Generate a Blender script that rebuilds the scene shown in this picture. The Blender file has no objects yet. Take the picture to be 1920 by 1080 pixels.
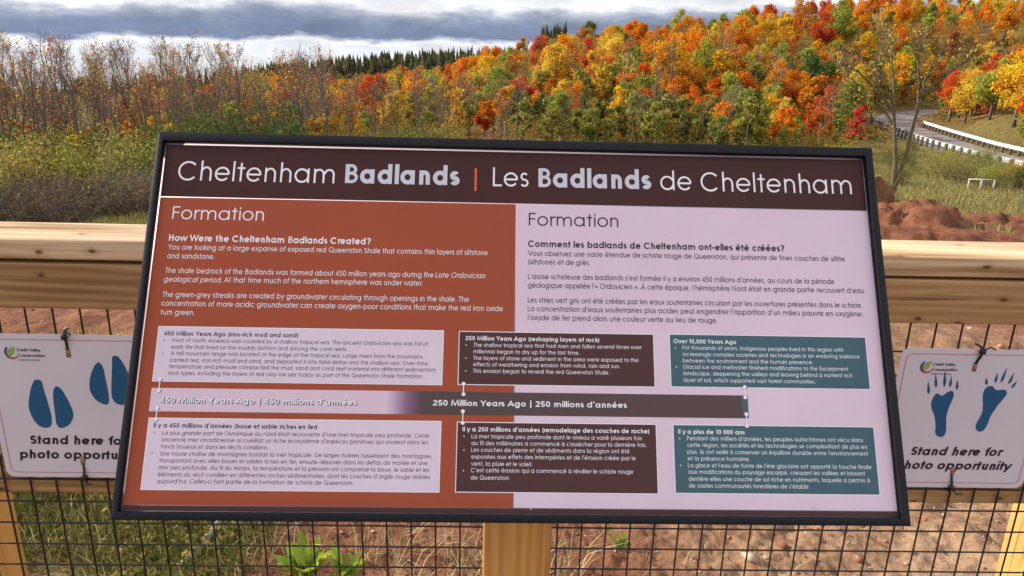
import bpy, bmesh, math, random
import numpy as np
from mathutils import Matrix, Vector

random.seed(7)
RNG = np.random.default_rng(11)
SC = bpy.context.scene
COL = SC.collection

# ------------------------------------------------------------------ camera
cam_d = bpy.data.cameras.new("camera")
cam_d.sensor_width = 36.0
cam_d.lens = 1387.0 / 1920.0 * 36.0
cam_d.clip_start = 0.05
cam_d.clip_end = 4000.0
cam = bpy.data.objects.new("camera", cam_d)
COL.objects.link(cam)
EYE = Vector((0.0, 0.0, 1.42))
cam.matrix_world = Matrix(((0.99966429, -0.02590945, 0.0, 0.0),
                           (0.00777743, 0.30007652, -0.95388343, 0.0),
                           (0.02471460, 0.95356320, 0.30017729, 1.42),
                           (0.0, 0.0, 0.0, 1.0)))
SC.camera = cam

# ------------------------------------------------------------------ light
SUN_DIR = Vector((-0.85, 0.235, 0.455)).normalized()        # towards the sun
SUN_EL = math.asin(SUN_DIR.z)
SUN_AZ = math.atan2(SUN_DIR.x, SUN_DIR.y)
sun_d = bpy.data.lights.new("sun", 'SUN')
sun_d.energy = 4.2
sun_d.angle = math.radians(0.5)
sun_d.color = (1.0, 0.90, 0.74)
sun = bpy.data.objects.new("sun", sun_d)
sun.rotation_euler = (-SUN_DIR).to_track_quat('-Z', 'Y').to_euler()
COL.objects.link(sun)

SC.view_settings.view_transform = 'Standard'
SC.view_settings.look = 'None'
SC.view_settings.exposure = 0.75
SC.view_settings.gamma = 1.0
SC.view_settings.use_curve_mapping = False

world = bpy.data.worlds.new("World")
SC.world = world
world.use_nodes = True


def build_world():
    nt = world.node_tree
    N, L = nt.nodes, nt.links
    N.clear()
    out = N.new('ShaderNodeOutputWorld')
    bg = N.new('ShaderNodeBackground')
    bg.inputs['Strength'].default_value = 0.1
    L.new(bg.outputs[0], out.inputs[0])
    sky = N.new('ShaderNodeTexSky')
    sky.sky_type = 'NISHITA'
    sky.sun_disc = False
    sky.sun_elevation = SUN_EL
    sky.sun_rotation = SUN_AZ
    tc = N.new('ShaderNodeTexCoord')
    sep = N.new('ShaderNodeSeparateXYZ')
    L.new(tc.outputs['Generated'], sep.inputs[0])

    def math_(op, a, b=None, c=None):
        m = N.new('ShaderNodeMath'); m.operation = op
        for i, v in enumerate((a, b, c)):
            if v is None: continue
            if isinstance(v, (int, float)): m.inputs[i].default_value = v
            else: L.new(v, m.inputs[i])
        return m.outputs[0]

    def noise(vec, scale, detail, rough=0.55):
        n = N.new('ShaderNodeTexNoise')
        n.inputs['Scale'].default_value = scale
        n.inputs['Detail'].default_value = detail
        n.inputs['Roughness'].default_value = rough
        L.new(vec, n.inputs['Vector'])
        return n.outputs['Fac']

    def stretch(zs, off):
        c = N.new('ShaderNodeCombineXYZ')
        L.new(sep.outputs[0], c.inputs[0]); L.new(sep.outputs[1], c.inputs[1])
        L.new(math_('MULTIPLY_ADD', sep.outputs[2], zs, off), c.inputs[2])
        return c.outputs[0]

    z = sep.outputs[2]
    x = sep.outputs[0]
    # cloud bank: elevation (tilted a little to the right) warped by noise
    n1 = noise(stretch(2.6, 0.3), 6.0, 8, 0.6)
    n2 = noise(stretch(4.0, 4.1), 19.0, 6)
    zt = math_('MULTIPLY_ADD', x, -0.023, z)
    e = math_('ADD', zt, math_('MULTIPLY', math_('SUBTRACT', n1, 0.5), 0.062))
    e = math_('ADD', e, math_('MULTIPLY', math_('SUBTRACT', n2, 0.5), 0.020))
    ramp = N.new('ShaderNodeValToRGB')
    cr = ramp.color_ramp
    pts = [(0.0, (5.6, 5.7, 6.0)), (0.0235, (5.0, 5.2, 5.6)), (0.029, (5.9, 5.95, 6.1)), (0.0325, (3.2, 3.5, 4.2)), (0.036, (1.3, 1.62, 2.5)),
           (0.048, (1.45, 1.8, 2.65)), (0.054, (2.0, 2.35, 3.1)), (0.059, (3.0, 3.3, 4.0)), (0.065, (5.9, 5.95, 6.1)), (0.085, (4.6, 4.8, 5.3)), (0.1, (6.2, 6.2, 6.4))]
    el = cr.elements
    while len(el) > 1: el.remove(el[0])
    for i, (p, c) in enumerate(pts):
        q = el[0] if i == 0 else el.new(min(1.0, p * 10.0))
        q.position = min(1.0, p * 10.0)
        q.color = (*c, 1.0)
    # darker and lighter patches inside the bank
    L.new(math_('MULTIPLY', math_('ADD', e, 0.02), 8.3), ramp.inputs[0])
    n3 = noise(stretch(2.4, 7.7), 12.0, 7, 0.62)
    # upper sky: broken cumulus over blue
    n4 = noise(stretch(1.2, 2.0), 2.6, 6, 0.6)
    cov = N.new('ShaderNodeMapRange')
    cov.inputs[1].default_value = 0.40; cov.inputs[2].default_value = 0.60
    L.new(n4, cov.inputs[0])
    cl = N.new('ShaderNodeValToRGB')
    cl.color_ramp.elements[0].position = 0.35; cl.color_ramp.elements[0].color = (7.2, 6.9, 7.0, 1)
    cl.color_ramp.elements[1].position = 0.65; cl.color_ramp.elements[1].color = (12.5, 11.9, 11.6, 1)
    L.new(n3, cl.inputs[0])
    mixu = N.new('ShaderNodeMixRGB')
    L.new(cov.outputs[0], mixu.inputs[0]); L.new(sky.outputs[0], mixu.inputs[1]); L.new(cl.outputs[0], mixu.inputs[2])
    up = N.new('ShaderNodeMapRange')
    up.inputs[1].default_value = 0.085; up.inputs[2].default_value = 0.16
    L.new(e, up.inputs[0])
    pat = N.new('ShaderNodeMixRGB'); pat.blend_type = 'MULTIPLY'; pat.inputs[0].default_value = 1.0
    pr = N.new('ShaderNodeMapRange')
    pr.inputs[1].default_value = 0.3; pr.inputs[2].default_value = 0.7; pr.inputs[3].default_value = 0.78; pr.inputs[4].default_value = 1.2
    L.new(n3, pr.inputs[0])
    L.new(ramp.outputs[0], pat.inputs[1]); L.new(pr.outputs[0], pat.inputs[2])
    mixf = N.new('ShaderNodeMixRGB')
    L.new(up.outputs[0], mixf.inputs[0]); L.new(pat.outputs[0], mixf.inputs[1]); L.new(mixu.outputs[0], mixf.inputs[2])
    L.new(mixf.outputs[0], bg.inputs[0])


build_world()

# ------------------------------------------------------------------ helpers


def link(o, parent=None):
    COL.objects.link(o)
    if parent is not None:
        o.parent = parent
    return o


def tag(o, label=None, cat=None, group=None, kind=None):
    if label: o["label"] = label
    if cat: o["category"] = cat
    if group: o["group"] = group
    if kind: o["kind"] = kind
    return o


def thing(name, label, cat, loc=(0, 0, 0), rotz=0.0, group=None):
    o = bpy.data.objects.new(name, None)
    o.empty_display_size = 0.2
    o.location = loc
    o.rotation_euler = (0, 0, rotz)
    link(o)
    return tag(o, label, cat, group)


def mesh_np(name, verts, quads=None, tris=None, mat=None, smooth=False):
    """a mesh from numpy arrays of vertices, quads and triangles"""
    me = bpy.data.meshes.new(name)
    verts = np.asarray(verts, dtype=np.float32).reshape(-1, 3)
    nq = 0 if quads is None else len(quads)
    ntr = 0 if tris is None else len(tris)
    me.vertices.add(len(verts))
    me.vertices.foreach_set("co", verts.ravel())
    loops = []
    starts = []
    if nq:
        q = np.asarray(quads, dtype=np.int32).reshape(-1, 4)
        loops.append(q.ravel()); starts.append(np.arange(nq, dtype=np.int32) * 4)
    if ntr:
        t = np.asarray(tris, dtype=np.int32).reshape(-1, 3)
        loops.append(t.ravel()); starts.append(nq * 4 + np.arange(ntr, dtype=np.int32) * 3)
    loops = np.concatenate(loops); starts = np.concatenate(starts)
    me.loops.add(len(loops)); me.loops.foreach_set("vertex_index", loops)
    me.polygons.add(len(starts)); me.polygons.foreach_set("loop_start", starts)
    if smooth:
        me.polygons.foreach_set("use_smooth", np.ones(len(starts), dtype=bool))
    me.update(calc_edges=True)
    if mat is not None:
        me.materials.append(mat)
    return me


def obj(name, me, parent=None, loc=None):
    o = bpy.data.objects.new(name, me)
    link(o, parent)
    if loc is not None: o.location = loc
    return o


class MB:
    """collects plain geometry for one mesh"""

    def __init__(self): self.v = []; self.q = []; self.t = []; self.n = 0

    def add(self, v, q=None, t=None):
        v = np.asarray(v, float).reshape(-1, 3)
        if q is not None and len(q): self.q.append(np.asarray(q, int).reshape(-1, 4) + self.n)
        if t is not None and len(t): self.t.append(np.asarray(t, int).reshape(-1, 3) + self.n)
        self.v.append(v); self.n += len(v)
        return self

    def box(self, x0, x1, y0, y1, z0, z1):
        v = [(x, y, z) for z in (z0, z1) for y in (y0, y1) for x in (x0, x1)]
        q = [(0, 2, 3, 1), (4, 5, 7, 6), (0, 1, 5, 4), (2, 6, 7, 3), (0, 4, 6, 2), (1, 3, 7, 5)]
        return self.add(v, q)

    def tube(self, path, rad, sides=6, caps=True):
        path = np.asarray(path, float); m = len(path)
        rad = np.broadcast_to(np.asarray(rad, float), (m,))
        tan = np.gradient(path, axis=0); tan /= np.linalg.norm(tan, axis=1)[:, None] + 1e-9
        ref = np.array([0.0, 0.0, 1.0])
        if abs(tan[0] @ ref) > 0.9: ref = np.array([1.0, 0.0, 0.0])
        a = np.cross(tan, ref); a /= np.linalg.norm(a, axis=1)[:, None] + 1e-9
        b = np.cross(tan, a)
        th = np.arange(sides) / sides * 2 * np.pi
        ring = a[:, None, :] * np.cos(th)[None, :, None] + b[:, None, :] * np.sin(th)[None, :, None]
        v = path[:, None, :] + ring * rad[:, None, None]
        q = []
        for i in range(m - 1):
            for j in range(sides):
                k = (j + 1) % sides
                q.append((i * sides + j, i * sides + k, (i + 1) * sides + k, (i + 1) * sides + j))
        v = v.reshape(-1, 3)
        t = []
        if caps:
            c0 = len(v); v = np.vstack([v, path[:1], path[-1:]])
            for j in range(sides):
                k = (j + 1) % sides
                t.append((c0, k, j)); t.append((c0 + 1, (m - 1) * sides + j, (m - 1) * sides + k))
        return self.add(v, q, t)

    def mesh(self, name, mat=None, smooth=False):
        return mesh_np(name, np.vstack(self.v), np.vstack(self.q) if self.q else None, np.vstack(self.t) if self.t else None, mat, smooth)

    def build(self, name, mat, parent=None, smooth=False, bevel=0.0, loc=None):
        o = obj(name, self.mesh(name, mat, smooth), parent, loc)
        if bevel:
            m = o.modifiers.new("bevel", 'BEVEL'); m.width = bevel; m.segments = 2; m.limit_method = 'ANGLE'
        return o


# ---- value noise in numpy
def _hash(ix, iy, seed):
    h = (ix.astype(np.int64) * 374761393 + iy.astype(np.int64) * 668265263 + seed * 1442695041) & 0x7fffffff
    h = ((h ^ (h >> 13)) * 1274126177) & 0x7fffffff
    return ((h ^ (h >> 16)) & 0xffff) / 65535.0


def vnoise(x, y, seed=0):
    x = np.asarray(x, float); y = np.asarray(y, float)
    ix = np.floor(x); iy = np.floor(y); fx = x - ix; fy = y - iy
    fx = fx * fx * fx * (fx * (fx * 6 - 15) + 10); fy = fy * fy * fy * (fy * (fy * 6 - 15) + 10)
    a = _hash(ix, iy, seed); b = _hash(ix + 1, iy, seed); c = _hash(ix, iy + 1, seed); d = _hash(ix + 1, iy + 1, seed)
    return (a * (1 - fx) + b * fx) * (1 - fy) + (c * (1 - fx) + d * fx) * fy - 0.5


def fbm(x, y, oct=4, seed=0, gain=0.5):
    s = 0; a = 1.0
    for i in range(oct):
        s = s + a * vnoise(x * 2 ** i + 17.3 * i, y * 2 ** i - 9.1 * i, seed + i); a *= gain
    return s


def sstep(a, b, x):
    t = np.clip((np.asarray(x, float) - a) / (b - a), 0, 1)
    return t * t * (3 - 2 * t)


# ------------------------------------------------------------------ materials
def new_mat(name):
    m = bpy.data.materials.new(name); m.use_nodes = True
    nt = m.node_tree
    return m, nt.nodes, nt.links, nt.nodes['Principled BSDF']


def noise_node(N, L, scale, detail=5, rough=0.55, vec=None, dist=0.0):
    n = N.new('ShaderNodeTexNoise')
    n.inputs['Scale'].default_value = scale; n.inputs['Detail'].default_value = detail
    n.inputs['Roughness'].default_value = rough; n.inputs['Distortion'].default_value = dist
    if vec is not None: L.new(vec, n.inputs['Vector'])
    return n


def ramp_node(N, L, fac, stops):
    r = N.new('ShaderNodeValToRGB'); el = r.color_ramp.elements
    while len(el) > 1: el.remove(el[0])
    for i, (p, c) in enumerate(stops):
        e = el[0] if i == 0 else el.new(p)
        e.position = p; e.color = (*c, 1.0) if len(c) == 3 else c
    if fac is not None: L.new(fac, r.inputs[0])
    return r


def bump_node(N, L, height, strength, dist, bsdf):
    b = N.new('ShaderNodeBump'); b.inputs['Strength'].default_value = strength; b.inputs['Distance'].default_value = dist
    L.new(height, b.inputs['Height']); L.new(b.outputs[0], bsdf.inputs['Normal'])
    return b


def print_mat(name, col, rough=0.42, var=0.055, spec=0.16):
    """printed laminate: flat ink with very faint unevenness"""
    m, N, L, B = new_mat(name)
    tc = N.new('ShaderNodeTexCoord')
    n = noise_node(N, L, 4.0, 8, 0.65, tc.outputs['Object'])
    lo = tuple(c * (1 - var) for c in col); hi = tuple(c * (1 + var) for c in col)
    r = ramp_node(N, L, n.outputs[0], [(0.3, lo), (0.7, hi)])
    L.new(r.outputs[0], B.inputs['Base Color'])
    B.inputs['Roughness'].default_value = rough
    B.inputs['Specular IOR Level'].default_value = spec
    n2 = noise_node(N, L, 60.0, 4, 0.6, tc.outputs['Object'])
    bump_node(N, L, n2.outputs[0], 0.05, 0.002, B)
    return m


def wood_mat(name, light, dark, axis='X', rough=0.7, knots=True, seed=0.0):
    """sawn softwood with grain along one axis of the object"""
    m, N, L, B = new_mat(name)
    tc = N.new('ShaderNodeTexCoord')
    mp = N.new('ShaderNodeMapping')
    sc = {'X': (0.9, 9.0, 9.0), 'Z': (9.0, 9.0, 0.9)}[axis]
    mp.inputs['Scale'].default_value = sc
    mp.inputs['Location'].default_value = (seed, seed * 1.7, seed * 0.6)
    L.new(tc.outputs['Object'], mp.inputs['Vector'])
    big = noise_node(N, L, 1.6, 3, 0.5, mp.outputs[0], 0.6)
    wv = N.new('ShaderNodeTexWave'); wv.wave_type = 'BANDS'
    wv.bands_direction = 'Z' if axis == 'X' else 'X'
    wv.inputs['Scale'].default_value = 1.7; wv.inputs['Distortion'].default_value = 9.0
    wv.inputs['Detail'].default_value = 3.0; wv.inputs['Detail Scale'].default_value = 0.7
    L.new(mp.outputs[0], wv.inputs['Vector'])
    mp2 = N.new('ShaderNodeMapping')
    mp2.inputs['Scale'].default_value = {'X': (3.0, 130.0, 130.0), 'Z': (130.0, 130.0, 3.0)}[axis]
    L.new(tc.outputs['Object'], mp2.inputs['Vector'])
    fine = noise_node(N, L, 1.0, 4, 0.6, mp2.outputs[0])

    def mth(op, a, b, clamp=False):
        q = N.new('ShaderNodeMath'); q.operation = op; q.use_clamp = clamp
        for i, v in enumerate((a, b)):
            if isinstance(v, (int, float)): q.inputs[i].default_value = v
            else: L.new(v, q.inputs[i])
        return q.outputs[0]
    f = mth('ADD', mth('MULTIPLY', big.outputs[0], 0.72), mth('MULTIPLY', wv.outputs[0], 0.13))
    f = mth('ADD', f, mth('MULTIPLY', fine.outputs[0], 0.35))
    r = ramp_node(N, L, f, [(0.46, dark), (0.60, tuple((a + b) / 2 for a, b in zip(light, dark))), (0.76, light)])
    col = r.outputs[0]
    # weathering: grey bloom in broad patches, thin dark checks along the grain
    gz = noise_node(N, L, 3.0, 4, 0.6, tc.outputs['Object'])
    gf = ramp_node(N, L, gz.outputs[0], [(0.52, (0, 0, 0)), (0.75, (.16, .16, .16))])
    mg = N.new('ShaderNodeMixRGB'); L.new(gf.outputs[0], mg.inputs[0]); L.new(col, mg.inputs[1])
    mg.inputs[2].default_value = tuple(.6 * sum(light) / 3 + .12 * c for c in light) + (1,)
    mp4 = N.new('ShaderNodeMapping'); mp4.inputs['Scale'].default_value = {'X': (1.6, 55.0, 55.0), 'Z': (55.0, 55.0, 1.6)}[axis]
    mp4.inputs['Location'].default_value = (seed, 3.3, seed * 2)
    L.new(tc.outputs['Object'], mp4.inputs['Vector'])
    ck = noise_node(N, L, 1.0, 2, 0.5, mp4.outputs[0])
    cf = ramp_node(N, L, ck.outputs[0], [(0.63, (0, 0, 0)), (0.69, (.75, .75, .75))])
    mc = N.new('ShaderNodeMixRGB'); L.new(cf.outputs[0], mc.inputs[0]); L.new(mg.outputs[0], mc.inputs[1])
    mc.inputs[2].default_value = tuple(c * .45 for c in dark) + (1,)
    col = mc.outputs[0]
    if knots:
        sp = N.new('ShaderNodeSeparateXYZ'); L.new(tc.outputs['Object'], sp.inputs[0])
        wob = noise_node(N, L, 30.0, 3, 0.5, tc.outputs['Object'])
        cb = N.new('ShaderNodeCombineXYZ')
        L.new(mth('ADD', mth('MULTIPLY', sp.outputs[0], 7.0), mth('MULTIPLY', wob.outputs[0], .10)), cb.inputs[0])
        L.new(mth('ADD', mth('MULTIPLY', mth('ADD', sp.outputs[1], sp.outputs[2]), 13.0), seed * 2.7), cb.inputs[1])
        vo = N.new('ShaderNodeTexVoronoi'); vo.voronoi_dimensions = '2D'
        vo.inputs['Scale'].default_value = 1.0; vo.inputs['Randomness'].default_value = 1.0
        L.new(cb.outputs[0], vo.inputs['Vector'])
        kr = ramp_node(N, L, vo.outputs['Distance'], [(0.0, (1, 1, 1)), (0.035, (0.8, 0.8, 0.8)), (0.065, (.22, .22, .22)), (0.15, (0, 0, 0))])
        mx = N.new('ShaderNodeMixRGB')
        L.new(kr.outputs[0], mx.inputs[0]); L.new(col, mx.inputs[1])
        mx.inputs[2].default_value = (dark[0] * 0.32, dark[1] * 0.27, dark[2] * 0.25, 1)
        col = mx.outputs[0]
    L.new(col, B.inputs['Base Color'])
    B.inputs['Roughness'].default_value = rough
    B.inputs['Specular IOR Level'].default_value = 0.25
    bump_node(N, L, f, 0.6, 0.006, B)
    return m


def plain_mat(name, col, rough=0.6, metal=0.0, nscale=40.0, var=0.12, bump=0.1, spec=0.4):
    m, N, L, B = new_mat(name)
    tc = N.new('ShaderNodeTexCoord')
    n = noise_node(N, L, nscale, 6, 0.6, tc.outputs['Object'])
    r = ramp_node(N, L, n.outputs[0], [(0.28, tuple(c * (1 - var) for c in col)), (0.72, tuple(c * (1 + var) for c in col))])
    L.new(r.outputs[0], B.inputs['Base Color'])
    B.inputs['Roughness'].default_value = rough; B.inputs['Metallic'].default_value = metal
    B.inputs['Specular IOR Level'].default_value = spec
    if bump: bump_node(N, L, n.outputs[0], bump, 0.01, B)
    return m


def leaf_mat(name, stops=None, trans=0.4, vmin=0.55, vmax=1.5, attr=None):
    """leaves: the object's own colour varied from leaf to leaf, with light coming through"""
    m = bpy.data.materials.new(name); m.use_nodes = True
    N, L = m.node_tree.nodes, m.node_tree.links
    N.clear()
    out = N.new('ShaderNodeOutputMaterial')
    ge = N.new('ShaderNodeNewGeometry')
    if stops is None:
        if attr:
            oi = N.new('ShaderNodeAttribute'); oi.attribute_name = attr
        else:
            oi = N.new('ShaderNodeObjectInfo')
        base = oi.outputs['Color']
        hs = N.new('ShaderNodeHueSaturation')
        w = N.new('ShaderNodeTexWhiteNoise'); w.noise_dimensions = '1D'
        L.new(ge.outputs['Random Per Island'], w.inputs['W'])
        mh = N.new('ShaderNodeMapRange'); mh.inputs[3].default_value = 0.478; mh.inputs[4].default_value = 0.526
        L.new(w.outputs[0], mh.inputs[0])
        pn = noise_node(N, L, 0.55, 3, 0.6, ge.outputs['Position'])
        ph = N.new('ShaderNodeMapRange'); ph.inputs[1].default_value = .32; ph.inputs[2].default_value = .68
        ph.inputs[3].default_value = -.022; ph.inputs[4].default_value = .034
        L.new(pn.outputs[0], ph.inputs[0])
        ad = N.new('ShaderNodeMath'); ad.operation = 'ADD'
        L.new(mh.outputs[0], ad.inputs[0]); L.new(ph.outputs[0], ad.inputs[1]); L.new(ad.outputs[0], hs.inputs['Hue'])
        mv = N.new('ShaderNodeMapRange'); mv.inputs[3].default_value = vmin; mv.inputs[4].default_value = vmax
        L.new(ge.outputs['Random Per Island'], mv.inputs[0]); L.new(mv.outputs[0], hs.inputs['Value'])
        L.new(base, hs.inputs['Color']); col = hs.outputs[0]
    else:
        col = ramp_node(N, L, ge.outputs['Random Per Island'], stops).outputs[0]
    d = N.new('ShaderNodeBsdfDiffuse'); t = N.new('ShaderNodeBsdfTranslucent')
    L.new(col, d.inputs[0]); L.new(col, t.inputs[0])
    mx = N.new('ShaderNodeMixShader'); mx.inputs[0].default_value = trans
    L.new(d.outputs[0], mx.inputs[1]); L.new(t.outputs[0], mx.inputs[2])
    L.new(mx.outputs[0], out.inputs[0])
    return m


M_BARK = plain_mat("grey_bark", (0.115, 0.092, 0.078), 0.9, nscale=6, var=0.35)
M_OLIVEBARK = plain_mat("olive_bark", (0.12, 0.095, 0.05), 0.9, nscale=5, var=0.3)
M_TWIG = plain_mat("twig_bark", (0.15, 0.112, 0.092), 0.9, nscale=3, var=0.3)
M_PALE = plain_mat("pale_bark", (0.36, 0.32, 0.26), 0.9, nscale=5, var=0.25)
M_LEAF = leaf_mat("autumn_leaves")
M_WIRE = plain_mat("black_wire", (0.012, 0.011, 0.012), 0.45, nscale=80)
M_TIE = plain_mat("black_nylon", (0.012, 0.012, 0.013), 0.4, nscale=80)
M_FRAME = plain_mat("black_frame", (0.008, 0.0085, 0.012), 0.42, nscale=220, var=0.35, bump=0.06, spec=0.20)

# ------------------------------------------------------------------ terrain
ROAD_C = np.array([(37.6, 30), (36.3, 44), (36.2, 53.5), (37.4, 63), (40.0, 74), (43.2, 86), (48.2, 97), (55.0, 108), (64.0, 117), (76.0, 124)], float)
ROAD_Z = -5.2
_rs = np.concatenate([[0], np.cumsum(np.hypot(*np.diff(ROAD_C, axis=0).T))])
ROAD_S = np.linspace(0, _rs[-1], 160)
ROAD_P = np.stack([np.interp(ROAD_S, _rs, ROAD_C[:, 0]), np.interp(ROAD_S, _rs, ROAD_C[:, 1])], 1)
for _ in range(12):
    ROAD_P[1:-1] = (ROAD_P[:-2] + 2 * ROAD_P[1:-1] + ROAD_P[2:]) / 4
ROAD_T = np.gradient(ROAD_P, axis=0); ROAD_T /= np.linalg.norm(ROAD_T, axis=1)[:, None]
ROAD_N = np.stack([ROAD_T[:, 1], -ROAD_T[:, 0]], 1)          # to the right of the way on


def road_dist(x, y):
    d = np.full(np.shape(x), 1e9)
    for p in ROAD_P[::3]:
        d = np.minimum(d, (x - p[0]) ** 2 + (y - p[1]) ** 2)
    return np.sqrt(d)


MOUNDS = [(11.9, 21.8, 1.5, .8, .34), (14.6, 26.6, 2.2, .8, .42), (13.1, 27.2, 1.0, .55, .75), (17.9, 26.4, 2.2, .7, .62), (17.0, 24.0, 1.5, .6, .30), (13.4, 24.6, 1.6, .6, .34)]


def terrain(x, y, detail=True):
    x = np.asarray(x, float); y = np.asarray(y, float)
    r = np.hypot(x, y)
    al = np.where(y > 1, x / np.maximum(y, 1.0), 0.0)
    z = np.interp(r, [0, 1.6, 3, 6, 10, 18, 30, 40, 55, 80, 120, 200], [0, -.03, -.15, -.65, -1.4, -2.5, -3.45, -4.15, -4.9, -5.2, -5.4, -5.6])
    z = z - 0.09 * np.clip(-x, 0, 34) * sstep(6, 22, r)
    hs = np.interp(al, [-.20, -.10, .0, .1, .25, .5, .75], [0, .010, .037, .070, .102, .132, .15])
    up = np.minimum(np.maximum(r - 76, 0), 170)
    z = z + np.where(y > 0, hs, 0) * up
    # bank of the cutting above the road
    far = np.interp(al, [-.8, -.6, -.45, -.3, -.18, -.06, .02], [-34, -29, -24, -17, -12, -8.5, -7.5])
    w = sstep(170, 400, r) * (al < .03) * (y > 0)
    z = z * (1 - w) + far * w
    z = z - np.maximum(r - 470, 0) * .16
    if detail:
        near = sstep(1.5, 3.0, r) * (1 - sstep(9, 16, r))
        z = z + near * (0.10 * fbm(x * .9, y * .9, 3, 3) + 0.05 * fbm(x * 4, y * 4, 3, 5))
        z = z + sstep(1.45, 1.9, y) * (1 - sstep(7, 12, r)) * (0.022 * fbm(x * 8, y * 8, 5, 8, .7) + 0.012 * fbm(x * 40, y * 40, 2, 21))
        # rounded shale mounds and gullies on the right
        m = sstep(-7, -1, x) * sstep(12, 17, r) * (1 - sstep(37, 43, r)) * soil_mask(x, y)
        rd = 1 - np.abs(2.0 * fbm(x * .16 + 3.1, y * .26, 3, 31))
        z = z + m * (0.50 * (rd - .75) + 0.10 * fbm(x * 1.1, y * 1.1, 4, 33) - 0.30 * np.maximum(0, .16 - np.abs(fbm(x * .55, y * .8, 3, 37))) / .16)
        z = z + m * (0.13 * (.5 - np.abs(fbm(x * 2.3, y * 2.3, 3, 51))) + .07 * fbm(x * 5, y * 6, 3, 53))
        for mx_, my_, rx, ry, mh in MOUNDS:
            q = np.sqrt(((x - mx_) / rx) ** 2 + ((y - my_) / ry) ** 2) + .5 * fbm(x * .9, y * .9, 4, 35, .6)
            z = z + m * mh * (1 - sstep(.70, 1.0, q))
        # red gully out in the middle
        g = np.exp(-(((al + .045) / .035) ** 2)) * sstep(38, 46, r) * (1 - sstep(75, 90, r))
        z = z - 0.7 * g
        z = z + sstep(16, 30, r) * (1 - sstep(150, 220, r)) * 0.25 * fbm(x * .3, y * .3, 3, 41)
    rd_ = road_dist(x, y)
    k = 1 - sstep(3.4, np.where(y > 80, 26.0, 10.0), rd_)
    return z * (1 - k) + ROAD_Z * k


def litter_mask(x, y):
    r = np.hypot(x, y); al = np.where(y > 1, x / np.maximum(y, 1.0), 0.0)
    return sstep(58, 72, r) * np.where((al > .38) & (r < 92), .25, .7)


def tz(x, y): return float(terrain(np.array([x]), np.array([y]))[0])


def soil_mask(x, y):
    """1 where bare red shale shows, 0 where grass and litter cover it"""
    r = np.hypot(x, y); al = np.where(y > 1, x / np.maximum(y, 1.0), 0.0)
    n = fbm(x * .5, y * .5, 4, 61)
    near = 1 - sstep(10, 24, r + n * 6 - np.clip(x, 0, 20) * 0.0)
    right = sstep(-.22, -.08, al + n * .08) * (1 - sstep(26, 33, r + n * 9))
    gul = np.exp(-(((al + .045 + n * .012) / .03) ** 2)) * sstep(36, 44, r) * (1 - sstep(72, 84, r))
    m = np.clip(np.maximum(np.maximum(near, right), gul * 1.3), 0, 1)
    # weeds in the lower left corner
    weeds = sstep(.75, 1.1, -x + n * .4) * (1 - sstep(3.2, 4.0, r + n))
    return m * (1 - .8 * weeds)


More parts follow.
